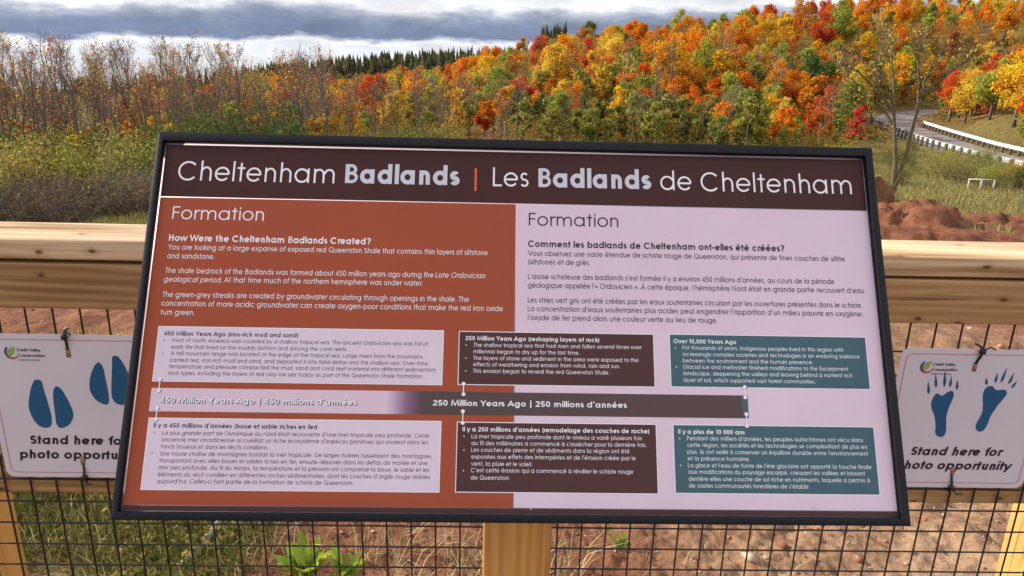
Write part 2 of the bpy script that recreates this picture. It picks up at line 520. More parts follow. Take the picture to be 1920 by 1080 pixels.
def build_ground():
    ang = np.concatenate([np.radians(np.linspace(-180, -52, 40, endpoint=False)), np.radians(np.linspace(-52, 52, 470)), np.radians(np.linspace(52, 180, 41))[1:]])
    rad = np.concatenate([[0.02, 0.4, 0.8, 1.1], np.geomspace(1.35, 9, 300), np.geomspace(9, 120, 300)[1:], np.geomspace(120, 1400, 60)[1:]])
    A, R = np.meshgrid(ang, rad)
    X = R * np.sin(A); Y = R * np.cos(A)
    Z = terrain(X, Y)
    nr, na = X.shape
    v = np.stack([X, Y, Z], -1).reshape(-1, 3)
    i = np.arange(nr - 1)[:, None] * na + np.arange(na - 1)[None, :]
    q = np.stack([i, i + 1, i + na + 1, i + na], -1).reshape(-1, 4)[:, ::-1]
    m, N, L, B = new_mat("ground_cover")
    at = N.new('ShaderNodeAttribute'); at.attribute_name = "soil"
    tc = N.new('ShaderNodeTexCoord'); P = tc.outputs['Object']
    n1 = noise_node(N, L, 2.2, 8, 0.65, P); n2 = noise_node(N, L, 28, 6, 0.7, P); n3 = noise_node(N, L, .25, 5, 0.6, P)
    red = ramp_node(N, L, n1.outputs[0], [(0.25, (0.095, 0.036, 0.021)), (0.5, (0.185, 0.074, 0.042)), (0.75, (0.28, 0.132, 0.076))])
    sep_ = N.new('ShaderNodeAttribute'); sep_.attribute_name = "dust"
    dus = ramp_node(N, L, n1.outputs[0], [(0.25, (.20, .105, .058)), (0.5, (.31, .185, .112)), (0.75, (.40, .275, .18))])
    dm = N.new('ShaderNodeMixRGB'); L.new(sep_.outputs['Fac'], dm.inputs[0]); L.new(red.outputs[0], dm.inputs[1]); L.new(dus.outputs[0], dm.inputs[2])
    red = dm
    peb = ramp_node(N, L, n2.outputs[0], [(0.30, (0.55, 0.50, 0.48)), (0.55, (1, 1, 1)), (0.78, (1.32, 1.30, 1.26))])
    mu = N.new('ShaderNodeMixRGB'); mu.blend_type = 'MULTIPLY'; mu.inputs[0].default_value = 1
    L.new(red.outputs[0], mu.inputs[1]); L.new(peb.outputs[0], mu.inputs[2])
    gr = ramp_node(N, L, n1.outputs[0], [(0.2, (0.07, 0.06, 0.022)), (0.45, (0.17, 0.14, 0.05)), (0.6, (0.19, 0.19, 0.06)), (0.8, (0.33, 0.27, 0.12))])
    g2 = N.new('ShaderNodeMixRGB'); g2.blend_type = 'MULTIPLY'; g2.inputs[0].default_value = 1
    L.new(gr.outputs[0], g2.inputs[1]); L.new(peb.outputs[0], g2.inputs[2])
    mx = N.new('ShaderNodeMixRGB')
    L.new(at.outputs['Fac'], mx.inputs[0]); L.new(g2.outputs[0], mx.inputs[1]); L.new(mu.outputs[0], mx.inputs[2])
    lt = N.new('ShaderNodeAttribute'); lt.attribute_name = "litter"
    lc = ramp_node(N, L, n1.outputs[0], [(0.25, (.07, .045, .02)), (.5, (.16, .095, .035)), (.75, (.30, .16, .045))])
    m3 = N.new('ShaderNodeMixRGB'); L.new(lt.outputs['Fac'], m3.inputs[0]); L.new(mx.outputs[0], m3.inputs[1]); L.new(lc.outputs[0], m3.inputs[2])
    L.new(m3.outputs[0], B.inputs['Base Color'])
    B.inputs['Roughness'].default_value = 0.95; B.inputs['Specular IOR Level'].default_value = 0.1
    bump_node(N, L, n2.outputs[0], 0.6, 0.03, B)
    me = mesh_np("ground", v, q, None, m, True)
    a = me.attributes.new("soil", 'FLOAT', 'POINT')
    a.data.foreach_set("value", soil_mask(X, Y).ravel().astype(np.float32))
    a = me.attributes.new("dust", 'FLOAT', 'POINT')
    a.data.foreach_set("value", ((1 - sstep(5.0, 12, R)) * (.16 + .84 * sstep(.1, .7, X + .5 * fbm(X * 1.3, Y * 1.3, 3, 63)))).ravel().astype(np.float32))
    a = me.attributes.new("litter", 'FLOAT', 'POINT')
    a.data.foreach_set("value", litter_mask(X, Y).ravel().astype(np.float32))
    o = obj("ground", me)
    tag(o, kind='structure')


build_ground()


def build_road():
    off = np.array([-2.35, -1.2, 0, 1.2, 2.35])
    pts = ROAD_P[:, None, :] + ROAD_N[:, None, :] * off[None, :, None]
    v = np.concatenate([pts, np.full(pts.shape[:2] + (1,), ROAD_Z + 0.03)], -1)
    n, k = v.shape[:2]
    i = np.arange(n - 1)[:, None] * k + np.arange(k - 1)[None]
    q = np.stack([i, i + 1, i + k + 1, i + k], -1).reshape(-1, 4)
    m = plain_mat("asphalt", (0.20, 0.17, 0.165), 0.9, nscale=1.2, var=0.25)
    o = obj("road", mesh_np("road", v, q, None, m)); tag(o, kind='structure')
    mk = MB()
    for s in range(6, 150, 8):
        p = ROAD_P[s:s + 4]; nn = ROAD_N[s:s + 4]
        a = np.c_[p - nn * .06, np.full(len(p), ROAD_Z + .036)]; b = np.c_[p + nn * .06, np.full(len(p), ROAD_Z + .036)]
        vv = np.stack([a, b], 1).reshape(-1, 3)
        mk.add(vv, [(2 * j, 2 * j + 1, 2 * j + 3, 2 * j + 2) for j in range(len(p) - 1)])
    o = mk.build("road_marking", plain_mat("worn_paint", (0.42, 0.36, 0.26), 0.8)); tag(o, kind='structure')


build_road()

M_STEEL = plain_mat("galvanised_steel", (0.58, 0.58, 0.60), 0.5, 0.0, nscale=8, var=0.12)
M_RPOST = plain_mat("weathered_post", (0.10, 0.085, 0.07), 0.9, nscale=8, var=0.3)


def guardrail(label, side, s0, s1, zb):
    P = ROAD_P[s0:s1] + ROAD_N[s0:s1] * side
    base = (P[0, 0], P[0, 1], ROAD_Z)
    t = thing("guardrail", label, "guardrail", base)
    sgn = 1 if side > 0 else -1
    prof = [(0.0, .0), (.05, .03), (.05, .08), (.0, .125), (.0, .185), (.05, .23), (.05, .28), (.0, .31)]
    NN = ROAD_N[s0:s1] * -sgn
    ring = []
    for off, zz in prof:
        ring.append(np.c_[P + NN * off, np.full(len(P), ROAD_Z + zb + zz)])
    v = np.stack(ring, 1) - np.array(base)
    n, k = v.shape[:2]
    i = np.arange(n - 1)[:, None] * k + np.arange(k - 1)[None]
    q = np.stack([i, i + 1, i + k + 1, i + k], -1).reshape(-1, 4)
    o = obj("beam", mesh_np("beam", v.reshape(-1, 3), q, None, M_STEEL), t)
    md = o.modifiers.new("thick", 'SOLIDIFY'); md.thickness = 0.012
    seg = np.concatenate([[0], np.cumsum(np.hypot(*np.diff(P, axis=0).T))])
    pm = MB().box(-.09, .09, -.09, .09, -.4, zb + .30).mesh("post", M_RPOST)
    s = .5; c = 0
    while s < seg[-1] and c < 60:
        x = np.interp(s, seg, P[:, 0]); y = np.interp(s, seg, P[:, 1])
        nx = np.interp(s, seg, NN[:, 0]); ny = np.interp(s, seg, NN[:, 1])
        p = obj("post", pm, t, (x - nx * .10 - base[0], y - ny * .10 - base[1], 0))
        p.rotation_euler = (0, 0, math.atan2(ny, nx))
        s += 1.35; c += 1
    # the posts stand proud on the outer side and show as dark marks between pale reflector plates
    rm = MB().box(-.012, .0, -.16, .16, zb + .02, zb + .30).mesh("plate", M_STEEL)


guardrail("long steel guardrail on dark posts along the near edge of the road", -2.55, 18, 100, .45)
guardrail("pale steel guardrail on the far side of the road, below the forest bank", 2.55, 26, 86, .45)

# ------------------------------------------------------------------ plants


def leaf_cloud(cent, size, rng, flat=0.0, aspect=0.62):
    """rhombic leaves at the given centres, each turned at random"""
    n = len(cent)
    nr = rng.normal(size=(n, 3)); nr[:, 2] += flat; nr /= np.linalg.norm(nr, axis=1)[:, None]
    u = np.cross(nr, rng.normal(size=(n, 3))); u /= np.linalg.norm(u, axis=1)[:, None] + 1e-9
    w = np.cross(nr, u)
    s = (np.asarray(size) * (0.6 + 0.8 * rng.random(n)))[:, None]
    v = np.stack([cent - u * s, cent - w * s * aspect, cent + u * s, cent + w * s * aspect], 1)
    return v.reshape(-1, 3), np.arange(4 * n).reshape(-1, 4)


def crown_mesh(name, seed, R, H, n_lobes, n_leaf, leaf, taper=0.0, hollow=0.55, z0=0.0):
    """a crown of leaf clumps: lobes spread through an ellipsoid, gaps left between them"""
    rng = np.random.default_rng(seed)
    cs = []
    ax = rng.uniform(.75, 1.2, 2)
    while len(cs) < n_lobes:
        p = rng.uniform(-1, 1, 3)
        rr = np.linalg.norm(p)
        if rr > 1 or rr < 0.25: continue
        k = 1 - taper * max(p[2], -.2)
        cs.append((p[0] * R * .88 * k * ax[0], p[1] * R * .88 * k * ax[1], z0 + H / 2 + p[2] * H / 2 * .82))
    cs = np.array(cs)
    lr = R * rng.uniform(.14, .42, n_lobes)
    wt = lr ** 2 * rng.uniform(.35, 1.3, n_lobes)
    idx = rng.choice(n_lobes, n_leaf, p=wt / wt.sum())
    d = rng.normal(size=(n_leaf, 3)); d /= np.linalg.norm(d, axis=1)[:, None]
    rad = (hollow + (1 - hollow) * rng.random(n_leaf)) * lr[idx]
    stray = rng.random(n_leaf) < .16
    rad = np.where(stray, rad * 1.6, rad)
    c = cs[idx] + d * rad[:, None] * np.array([1, 1, .8])
    v, q = leaf_cloud(c, leaf, rng, .5)
    return mesh_np(name, v, q, None, M_LEAF)


def trunk_mesh(name, seed, H, r, limbs=5, mat=None, spread=.35, top=.8):
    rng = np.random.default_rng(seed)
    b = MB()
    k = np.linspace(0, 1, 6)
    bend = rng.normal(0, .03 * H, 2)
    path = np.c_[bend[0] * k ** 2, bend[1] * k ** 2, -.3 + (H * top + .3) * k]
    b.tube(path, r * (1.25 - .95 * k), 6)
    for i in range(limbs):
        f = rng.uniform(.35, .85); a = rng.uniform(0, 2 * np.pi); ln = H * spread * rng.uniform(.6, 1.1)
        p0 = np.array([np.interp(f, k, path[:, j]) for j in range(3)])
        dr = np.array([np.cos(a), np.sin(a), rng.uniform(.5, 1.1)]); dr /= np.linalg.norm(dr)
        kk = np.linspace(0, 1, 4)[:, None]
        p = p0 + dr * ln * kk + np.array([0, 0, .12 * ln]) * kk ** 2
        b.tube(p, r * .42 * (1 - .75 * kk[:, 0]), 4)
    return b.mesh(name, mat or M_BARK, True)


def bare_meshes(seed, H, r, n1=17, n2=5, n3=3, narrow=.36):
    """bare tree: trunk mesh, twiggy crown mesh"""
    rng = np.random.default_rng(seed)
    tb = MB(); cb = MB(); tips = []
    k = np.linspace(0, 1, 8)
    bend = rng.normal(0, .03 * H, 2)
    wig = rng.normal(0, .012 * H, (8, 2)); wig[0] = 0
    path = np.c_[bend[0] * k ** 2 + wig[:, 0], bend[1] * k ** 2 + wig[:, 1], -.3 + (H + .3) * k]
    tb.tube(path, np.maximum(r * (1.15 - 1.05 * k), .012), 6)
    kk = np.linspace(0, 1, 4)
    for i in range(n1):
        f = rng.uniform(.28, .97); a = rng.uniform(0, 2 * np.pi)
        ln = H * .34 * (1.15 - f) * rng.uniform(.7, 1.4) + .25
        p0 = np.array([np.interp(f, k, path[:, j]) for j in range(3)])
        dr = np.array([np.cos(a) * narrow, np.sin(a) * narrow, rng.uniform(.55, 1.0)]); dr /= np.linalg.norm(dr)
        p = p0 + np.outer(kk, dr * ln) + np.outer(kk ** 2, [0, 0, .25 * ln]) + np.outer(kk, rng.normal(0, .05 * ln, 3))
        rb = max(r * .34 * (1.1 - f), .014)
        cb.tube(p, np.maximum(rb * (1 - .75 * kk), .008), 4, False)
        for j in range(n2):
            g = rng.uniform(.25, 1); q0 = np.array([np.interp(g, kk, p[:, m]) for m in range(3)])
            d2 = dr + rng.normal(0, .45, 3); d2 /= np.linalg.norm(d2)
            l2 = ln * rng.uniform(.25, .5)
            p2 = q0 + np.outer(kk, d2 * l2) + np.outer(kk ** 2, [0, 0, .2 * l2])
            cb.tube(p2, np.maximum(rb * .4 * (1 - .6 * kk), .006), 3, False); tips.append(p2[-1]); tips.append(p2[2])
            for m in range(n3):
                h = rng.uniform(.2, 1); q1 = np.array([np.interp(h, kk, p2[:, mm]) for mm in range(3)])
                d3 = d2 + rng.normal(0, .5, 3); d3 /= np.linalg.norm(d3)
                p3 = np.array([q1, q1 + d3 * l2 * .5])
                cb.tube(p3, [.006, .004], 3, False); tips.append(p3[-1])
    return tb, cb, np.array(tips)


def shrub_meshes(name, seed, R, H, n_stem, n_leaf, leaf, twiggy=False):
    rng = np.random.default_rng(seed)
    sb = MB(); tips = []
    for i in range(n_stem):
        a = rng.uniform(0, 2 * np.pi); e = rng.uniform(.05, 1) ** .7 * R
        x0, y0 = rng.normal(0, .22 * R, 2)
        top = np.array([x0 + e * np.cos(a) * .8, y0 + e * np.sin(a) * .8, H * rng.uniform(.55, 1.0) * (1 - .35 * (e / R) ** 2)])
        k = np.linspace(0, 1, 4)
        mid = np.array([x0, y0, -.15])
        p = mid + np.outer(k, top - mid) + np.outer(np.sin(k * np.pi), [rng.normal(0, .12 * R), rng.normal(0, .12 * R), .1 * H])
        sb.tube(p, .018 * (1.2 - k), 3, False); tips.append(p[-1]); tips.append(p[2]); tips.append((p[2] + p[3]) / 2)
        for j in range(9 if twiggy else 3):
            g = rng.uniform(.3, 1); q = np.array([np.interp(g, k, p[:, m]) for m in range(3)])
            d = (top - mid) / np.linalg.norm(top - mid) + rng.normal(0, .6, 3); d /= np.linalg.norm(d)
            e2 = q + d * H * rng.uniform(.12, .3)
            sb.tube([q, (q + e2) / 2 + rng.normal(0, .02, 3), e2], [.008, .006, .004], 3, False); tips.append(e2)
    tips = np.array(tips)
    c = tips[rng.integers(0, len(tips), n_leaf)] + rng.normal(0, 1, (n_leaf, 3)) * np.array([.10 * R, .10 * R, .09 * H]) * (0.8 if twiggy else 1.5)
    c[:, 2] = np.maximum(c[:, 2], .05)
    v, q = leaf_cloud(c, leaf, rng, .3)
    return mesh_np(name, v, q, None, M_LEAF), sb.mesh("stems", M_TWIG)


# prototypes (unit designs, scaled per tree)
MAPLE = [(crown_mesh("crown", 100 + i, 2.6, 6.6, 34, 7600, .125, taper=.2 + .25 * (i % 3) / 2, z0=1.3), trunk_mesh("trunk", 200 + i, 7.6, .17)) for i in range(7)]
SLIM = [(crown_mesh("crown", 300 + i, 1.2, 4.6, 22, 3400, .10, taper=.5, z0=.7), trunk_mesh("trunk", 330 + i, 5.0, .07, 4, M_PALE, .2)) for i in range(5)]
CEDAR = [(crown_mesh("crown", 360 + i, .72, 3.7, 26, 2800, .085, taper=.8, hollow=.3, z0=.05), trunk_mesh("trunk", 380 + i, 3.2, .07, 3, M_BARK, .1)) for i in range(4)]
BARE = []
for i in range(8):
    tb, cb, tips = bare_meshes(400 + i, 8.0, .10)
    rg = np.random.default_rng(450 + i)
    nl = (90, 220, 140, 320, 110, 190, 70, 160)[i]
    c = tips[rg.integers(0, len(tips), nl)] + rg.normal(0, .09, (nl, 3))
    lv, lq = leaf_cloud(c, .058, rg)
    BARE.append((cb.mesh("crown", M_TWIG), tb.mesh("trunk", M_BARK, True), mesh_np("leaves", lv, lq, None, M_LEAF)))
SHRUB = [shrub_meshes("foliage", 500 + i, 1.7, 2.4, 44, 4200, .045) for i in range(5)]
BRUSH = [shrub_meshes("foliage", 540 + i, 1.6, 1.7, 60, 420, .055, True) for i in range(4)]

COLORS = {
    'orange': [(.64, .21, .022), (.60, .165, .02), (.66, .26, .028)],
    'red': [(.54, .075, .03), (.58, .10, .03), (.50, .07, .045)],
    'golden yellow': [(.66, .39, .04), (.62, .33, .03), (.66, .44, .07)],
    'lime green': [(.36, .36, .06), (.42, .40, .07), (.30, .31, .06)],
    'dark green': [(.09, .115, .03), (.12, .13, .035), (.07, .095, .033)],
    'copper': [(.44, .17, .05), (.40, .13, .06), (.48, .22, .07)],
    'olive': [(.17, .165, .05), (.21, .19, .06), (.12, .13, .038)],
    'yellow green': [(.30, .27, .06), (.27, .26, .07), (.33, .28, .07)],
    'moss green': [(.28, .28, .08), (.31, .30, .09), (.23, .25, .07)],
    'brown': [(.16, .105, .05), (.20, .13, .06), (.13, .09, .05)],
}
PLANTS = []          # records for the labels


def screen_x(x, y, z):
    c = cam.matrix_world.inverted() @ Vector((x, y, z))
    return 960 + 1387 * c.x / -c.z


def plant(kind, name, colour, x, y, sx, sz, protos, row, group, tilt=0.0):
    i = int(RNG.integers(0, len(protos)))
    pr = protos[i]
    t = thing(name, "", kind, (x, y, tz(x, y)), float(RNG.uniform(0, 6.28)), group)
    t.scale = (sx, sx, sz)
    if tilt: t.rotation_euler = (float(RNG.normal(0, tilt)), float(RNG.normal(0, tilt)), t.rotation_euler[2])
    if len(pr) == 3 or name in ('maple_tree', 'sapling', 'cedar_tree', 'poplar_tree'):
        cr = obj("crown", pr[0], t); obj("trunk", pr[1], t)
        fol = obj("leaves", pr[2], t) if len(pr) == 3 else cr
    else:
        fol = obj("foliage", pr[0], t); obj("stems", pr[1], t)
    c = COLORS[colour][int(RNG.integers(0, 3))]
    j = 1 + float(RNG.normal(0, .06))
    fol.color = (c[0] * j, c[1] * j * (1 + float(RNG.normal(0, .05))), c[2], 1)
    PLANTS.append(dict(o=t, colour=colour, row=row, px=screen_x(x, y, t.location.z + 2.0), y=y, kind=kind, name=name, group=group))
    return t


def free_of_road(x, y, gap): return float(road_dist(np.array([x]), np.array([y]))[0]) > gap


def scatter(n, amin, amax, dmin, dmax, sep, test=None, tries=60000):
    """spots spread evenly by bearing and distance, none closer than sep metres"""
    pts = []
    for _ in range(tries):
        if len(pts) >= n: break
        a = RNG.uniform(amin, amax); d = RNG.uniform(dmin, dmax)
        x = a * d; y = d
        if test and not test(x, y): continue
        if all((x - p[0]) ** 2 + (y - p[1]) ** 2 > sep * sep for p in pts): pts.append((x, y))
    return pts


def pick(table):
    k = list(table); w = np.array([table[i] for i in k], float); w /= w.sum()
    return k[int(RNG.choice(len(k), p=w))]


# 1. the forest on the hillside
for x, y in scatter(160, -.10, .78, 86, 188, 4.0, lambda x, y: free_of_road(x, y, 6.0)):
    al = x / y
    col = pick({'orange': 6, 'red': 1.4, 'golden yellow': 3, 'lime green': 1.1, 'dark green': .9, 'copper': 1.2} if al < .42 else
               {'orange': 5, 'red': 1.4, 'golden yellow': 4, 'lime green': 1.2, 'dark green': .8, 'copper': .8})
    h = RNG.uniform(.66, 1.08) * float(np.interp(al, [-.1, .08], [.8, 1.0]))
    row = 'low on hillside' if y < 116 else ('midway up hillside' if y < 150 else 'high on hillside')
    plant('tree', 'maple_tree', col, x, y, h * RNG.uniform(.72, .98), h, MAPLE, row, 'autumn trees of the hillside forest')
# right edge, beyond the road
for x, y in scatter(46, .46, .84, 62, 124, 3.2, lambda x, y: free_of_road(x, y, 4.6 if y > 96 else 6.2) and x > np.interp(y, ROAD_P[:, 1], ROAD_P[:, 0]) + 4):
    h = RNG.uniform(.68, 1.0)
    plant('tree', 'maple_tree', pick({'orange': 3, 'golden yellow': 4, 'red': 1.5, 'lime green': 1}), x, y, h, h, MAPLE, 'beyond the road', 'autumn trees of the hillside forest')
for x, y in scatter(26, .50, .84, 56, 118, 2.2, lambda x, y: free_of_road(x, y, 4.4) and x > np.interp(y, ROAD_P[:, 1], ROAD_P[:, 0]) + 3):
    h = RNG.uniform(.4, .8)
    plant('tree', 'sapling', pick({'orange': 3, 'golden yellow': 3, 'yellow green': 3, 'lime green': 1}), x, y, h * 1.3, h, SLIM, 'beyond the road', 'saplings on the bank beyond the road')
for x, y in scatter(26, .44, .62, 96, 128, 2.4, lambda x, y: free_of_road(x, y, 4.6)):
    h = RNG.uniform(.6, 1.1)
    plant('tree', 'sapling', pick({'yellow green': 3, 'golden yellow': 3, 'lime green': 1, 'copper': 2, 'moss green': 2}), x, y, h * 1.2, h, SLIM, 'at the road bend', 'saplings at the road bend')
# slender poplars and leafless trunks among the maples
for x, y in scatter(52, -.01, .70, 80, 165, 3.2, lambda x, y: free_of_road(x, y, 6.5)):
    h = RNG.uniform(1.0, 1.6)
    plant('tree', 'poplar_tree', pick({'lime green': 3, 'golden yellow': 3, 'yellow green': 3, 'orange': 2, 'copper': 1}), x, y, h * .95, h, SLIM, 'low on hillside' if y < 112 else 'high on hillside', 'poplars of the hillside forest')
for x, y in scatter(40, .0, .70, 74, 130, 3.0, lambda x, y: free_of_road(x, y, 6.5)):
    h = RNG.uniform(.7, 1.0)
    plant('tree', 'bare_tree', pick({'copper': 1, 'golden yellow': 2, 'yellow green': 2}), x, y, h * 1.1, h, BARE, 'low on hillside' if y < 112 else 'high on hillside', 'bare trees of the hillside forest', .03)
# 2. lower trees in front of the hillside
for x, y in scatter(46, .0, .455, 70, 92, 2.4, lambda x, y: free_of_road(x, y, 6)):
    h = RNG.uniform(.72, 1.12)
    if RNG.random() < .6:
        plant('tree', 'sapling', pick({'lime green': 3, 'orange': 3, 'yellow green': 3, 'golden yellow': 1, 'red': .7}), x, y, h, h, SLIM, 'at hillside foot', 'saplings at the foot of the hillside')
    else:
        h = RNG.uniform(.5, .75)
        plant('tree', 'maple_tree', pick({'orange': 3, 'red': 1.5, 'copper': 1, 'yellow green': 1}), x, y, h, h, MAPLE, 'at hillside foot', 'small maples at the foot of the hillside')
for x, y in scatter(44, -.005, .38, 50, 68, 1.5):
    h = RNG.uniform(.55, 1.2)
    plant('tree', 'cedar_tree', pick({'dark green': 1, 'olive': 2, 'moss green': 4, 'yellow green': 1.5}), x, y, h * 1.1, h, CEDAR, 'behind the board', 'young green cedars behind the board')
for x, y in scatter(46, -.005, .40, 50, 70, 1.3):
    h = RNG.uniform(.45, .9)
    plant('tree', 'sapling', pick({'moss green': 4, 'yellow green': 4, 'lime green': 3, 'golden yellow': 1.2, 'orange': 1}), x, y, h * .9, h, SLIM, 'behind the board', 'saplings behind the board')
for x, y in scatter(16, .0, .42, 50, 66, 2.0):
    h = RNG.uniform(.35, .6)
    plant('tree', 'bare_tree', pick({'copper': 1, 'yellow green': 2}), x, y, h * 1.2, h, BARE, 'behind the board', 'bare saplings behind the board', .05)
for x, y in scatter(16, .26, .45, 52, 70, 2.2, lambda x, y: free_of_road(x, y, 5)):
    h = RNG.uniform(.55, .9)
    plant('tree', 'sapling', pick({'orange': 3, 'lime green': 1, 'yellow green': 3, 'golden yellow': 1, 'red': 1}), x, y, h, h, SLIM, 'on valley floor', 'saplings on the valley floor')
# 3. mixed wood in the middle
gap = lambda x, y: not (-.075 < x / y < -.02 and y < 66)
for x, y in scatter(60, -.40, .0, 80, 145, 3.0, gap):
    h = RNG.uniform(.5, .82)
    plant('tree', 'maple_tree', pick({'orange': 4, 'golden yellow': 3.5, 'red': 1, 'lime green': 2, 'yellow green': 2, 'copper': 3}), x, y, h * .9, h, MAPLE, 'far in valley wood', 'autumn trees of the valley wood')
for x, y in scatter(44, -.37, -.005, 56, 84, 2.4, gap):
    h = RNG.uniform(.5, .98)
    plant('tree', 'sapling', pick({'orange': 3.5, 'golden yellow': 3, 'red': .8, 'lime green': 1.6, 'yellow green': 3.5, 'copper': 2}), x, y, h, h, SLIM, 'in valley wood', 'saplings of the valley wood')
for x, y in scatter(56, -.36, .0, 46, 78, 1.8, gap):
    h = RNG.uniform(.45, .72)
    plant('tree', 'bare_tree', pick({'copper': 2, 'yellow green': 2, 'orange': 1}), x, y, h * 1.1, h, BARE, 'in valley wood', 'bare trees of the valley wood', .03)
# 4. left: bare trunks, with coloured crowns behind them
for x, y in scatter(22, -.78, -.34, 64, 120, 4.2):
    h = RNG.uniform(.55, .8)
    plant('tree', 'maple_tree', pick({'orange': 3, 'golden yellow': 1.6, 'red': .8, 'copper': 4, 'brown': 5}), x, y, h * .9, h, MAPLE, 'behind bare trunks', 'autumn trees behind the bare trunks')
for x, y in scatter(112, -.80, -.25, 37, 72, 1.45):
    al = -x / y
    h = (1.42 + y * math.tan(math.radians(RNG.uniform(-2.3, .1))) - tz(x, y)) / 8.0
    plant('tree', 'bare_tree', pick({'copper': 2, 'golden yellow': 2.4, 'orange': 2, 'brown': 1}), x, y, h * 1.05, h, BARE, 'in bare stand', 'bare grey trees of the left stand', .04)
for x, y in scatter(56, -.80, -.26, 39, 64, 1.9):
    h = RNG.uniform(.55, .95)
    plant('tree', 'sapling', pick({'orange': 4, 'golden yellow': 4, 'yellow green': 3, 'red': .8, 'copper': 3}), x, y, h * .9, h, SLIM, 'in bare stand', 'saplings among the bare trunks')
# 5. olive shrubs, then brown brush
for x, y in scatter(52, -.82, -.10, 33, 50, 2.1):
    h = RNG.uniform(.9, 1.75) if x / y < -.33 else RNG.uniform(.5, 1.0)
    plant('shrub', 'shrub', pick({'olive': 5, 'yellow green': 2.2, 'brown': 2.2, 'dark green': 2}), x, y, h * 1.05, h, SHRUB, 'below bare stand', 'olive shrubs below the bare trees')
for x, y in scatter(42, -.86, -.30, 26.5, 34, 1.55):
    h = RNG.uniform(.8, 1.15)
    plant('shrub', 'brush_shrub', pick({'brown': 4, 'olive': 2, 'yellow green': 1.2}), x, y, h * 1.1, h, BRUSH, 'behind top rail', 'brown brush behind the fence rail')
# shrubs by the road and beside the lone tree
for x, y in scatter(36, .38, .80, 36, 60, 1.9, lambda x, y: free_of_road(x, y, 4.2)):
    h = RNG.uniform(.3, .62)
    plant('shrub', 'shrub', pick({'olive': 3, 'yellow green': 3, 'golden yellow': .6}), x, y, h * 1.2, h, SHRUB, 'below the road', 'shrubs on the grass bank')

# individual plants that stand apart
t = plant('shrub', 'juniper_bush', 'dark green', 24.8, 36.0, .60, .52, SHRUB, '', None)
tag(t, "dense dark green juniper bush on the grass below the guardrail", "bush"); PLANTS.pop()
t = plant('tree', 'sapling', 'orange', 24.9, 38.4, .30, .20, SLIM, '', None)
tag(t, "little orange sapling beside the dark green juniper bush", "sapling"); PLANTS.pop()


def lone_tree():
    bx, by = 16.3, 31.8
    t = thing("forked_tree", "slender forked tree with thin yellow leaves, standing on the red shale right of the board", "tree", (bx, by, tz(bx, by)))
    t.scale = (.9, .9, .9)
    rg = np.random.default_rng(5)
    tr = MB(); cr = MB(); tips = []

    def limb(mb, p, r, sides=6):
        p = np.array(p, float); p[:, 0] -= .15 * p[:, 2]; k = np.linspace(0, 1, len(p)); kk = np.linspace(0, 1, 3 * len(p))
        q = np.stack([np.interp(kk, k, p[:, i]) for i in range(3)], 1)
        q[1:-1] += rg.normal(0, .018, (len(q) - 2, 3))
        mb.tube(q, np.interp(kk, np.linspace(0, 1, len(r)), r), sides); return q
    a = limb(tr, [(0, 0, -.3), (.05, 0, 0), (.10, 0, 1.3), (.08, .05, 2.6), (.02, .1, 3.7)], [.17, .15, .115, .095, .075], 8)
    b = limb(tr, [(.06, 0, .1), (.25, -.1, .9), (.52, -.1, 1.7), (.86, -.1, 3.3), (1.15, -.1, 4.5)], [.115, .10, .09, .07, .055], 8)
    br = [[(.02, .1, 3.7), (-.35, .1, 4.3), (-1.0, .2, 5.0), (-1.8, .2, 5.7), (-2.5, .3, 5.9)],
          [(.05, .1, 3.3), (-.25, -.2, 4.2), (-.75, -.4, 5.2), (-1.2, -.5, 6.2)],
          [(.02, .1, 3.7), (.05, .2, 4.8), (-.1, .2, 6.0), (-.05, .3, 7.0)],
          [(.06, .1, 3.2), (-.5, .4, 4.0), (-1.3, .6, 4.6), (-1.9, .7, 4.7)],
          [(1.15, -.1, 4.5), (1.3, -.1, 5.3), (1.7, 0, 6.1), (2.2, 0, 6.7)],
          [(1.15, -.1, 4.5), (1.7, -.3, 5.2), (2.4, -.4, 5.8), (3.0, -.5, 6.2)],
          [(1.0, -.1, 3.9), (1.2, .2, 4.9), (1.15, .3, 6.0), (1.3, .4, 7.1)]]
    for p in br:
        q = limb(cr, p, [.075, .052, .034, .018], 5)
        for i in range(16):
            j = int(rg.integers(3, len(q)))
            d = (q[-1] - q[0]) / np.linalg.norm(q[-1] - q[0]) + rg.normal(0, .5, 3) + np.array([0, 0, .3]); d /= np.linalg.norm(d)
            L_ = rg.uniform(.4, 1.0); e = q[j] + d * L_
            cr.tube([q[j], (q[j] + e) / 2 + rg.normal(0, .04, 3), e], [.022, .015, .008], 3, False)
            tips += [e, (q[j] + e) / 2]
            for m in range(3):
                d2 = d + rg.normal(0, .5, 3); d2 /= np.linalg.norm(d2)
                s = q[j] + (e - q[j]) * rg.uniform(.3, .9); e2 = s + d2 * L_ * .45
                cr.tube([s, e2], [.012, .007], 3, False); tips.append(e2)
    tr.build("trunk", M_OLIVEBARK, t, True); cr.build("branches", M_OLIVEBARK, t, True)
    tips = np.array(tips)
    c = tips[rg.integers(0, len(tips), 800)] + rg.normal(0, .1, (800, 3))
    v, q = leaf_cloud(c, .06, rg)
    o = obj("leaves", mesh_np("leaves", v, q, None, M_LEAF), t); o.color = (.40, .33, .07, 1)


lone_tree()


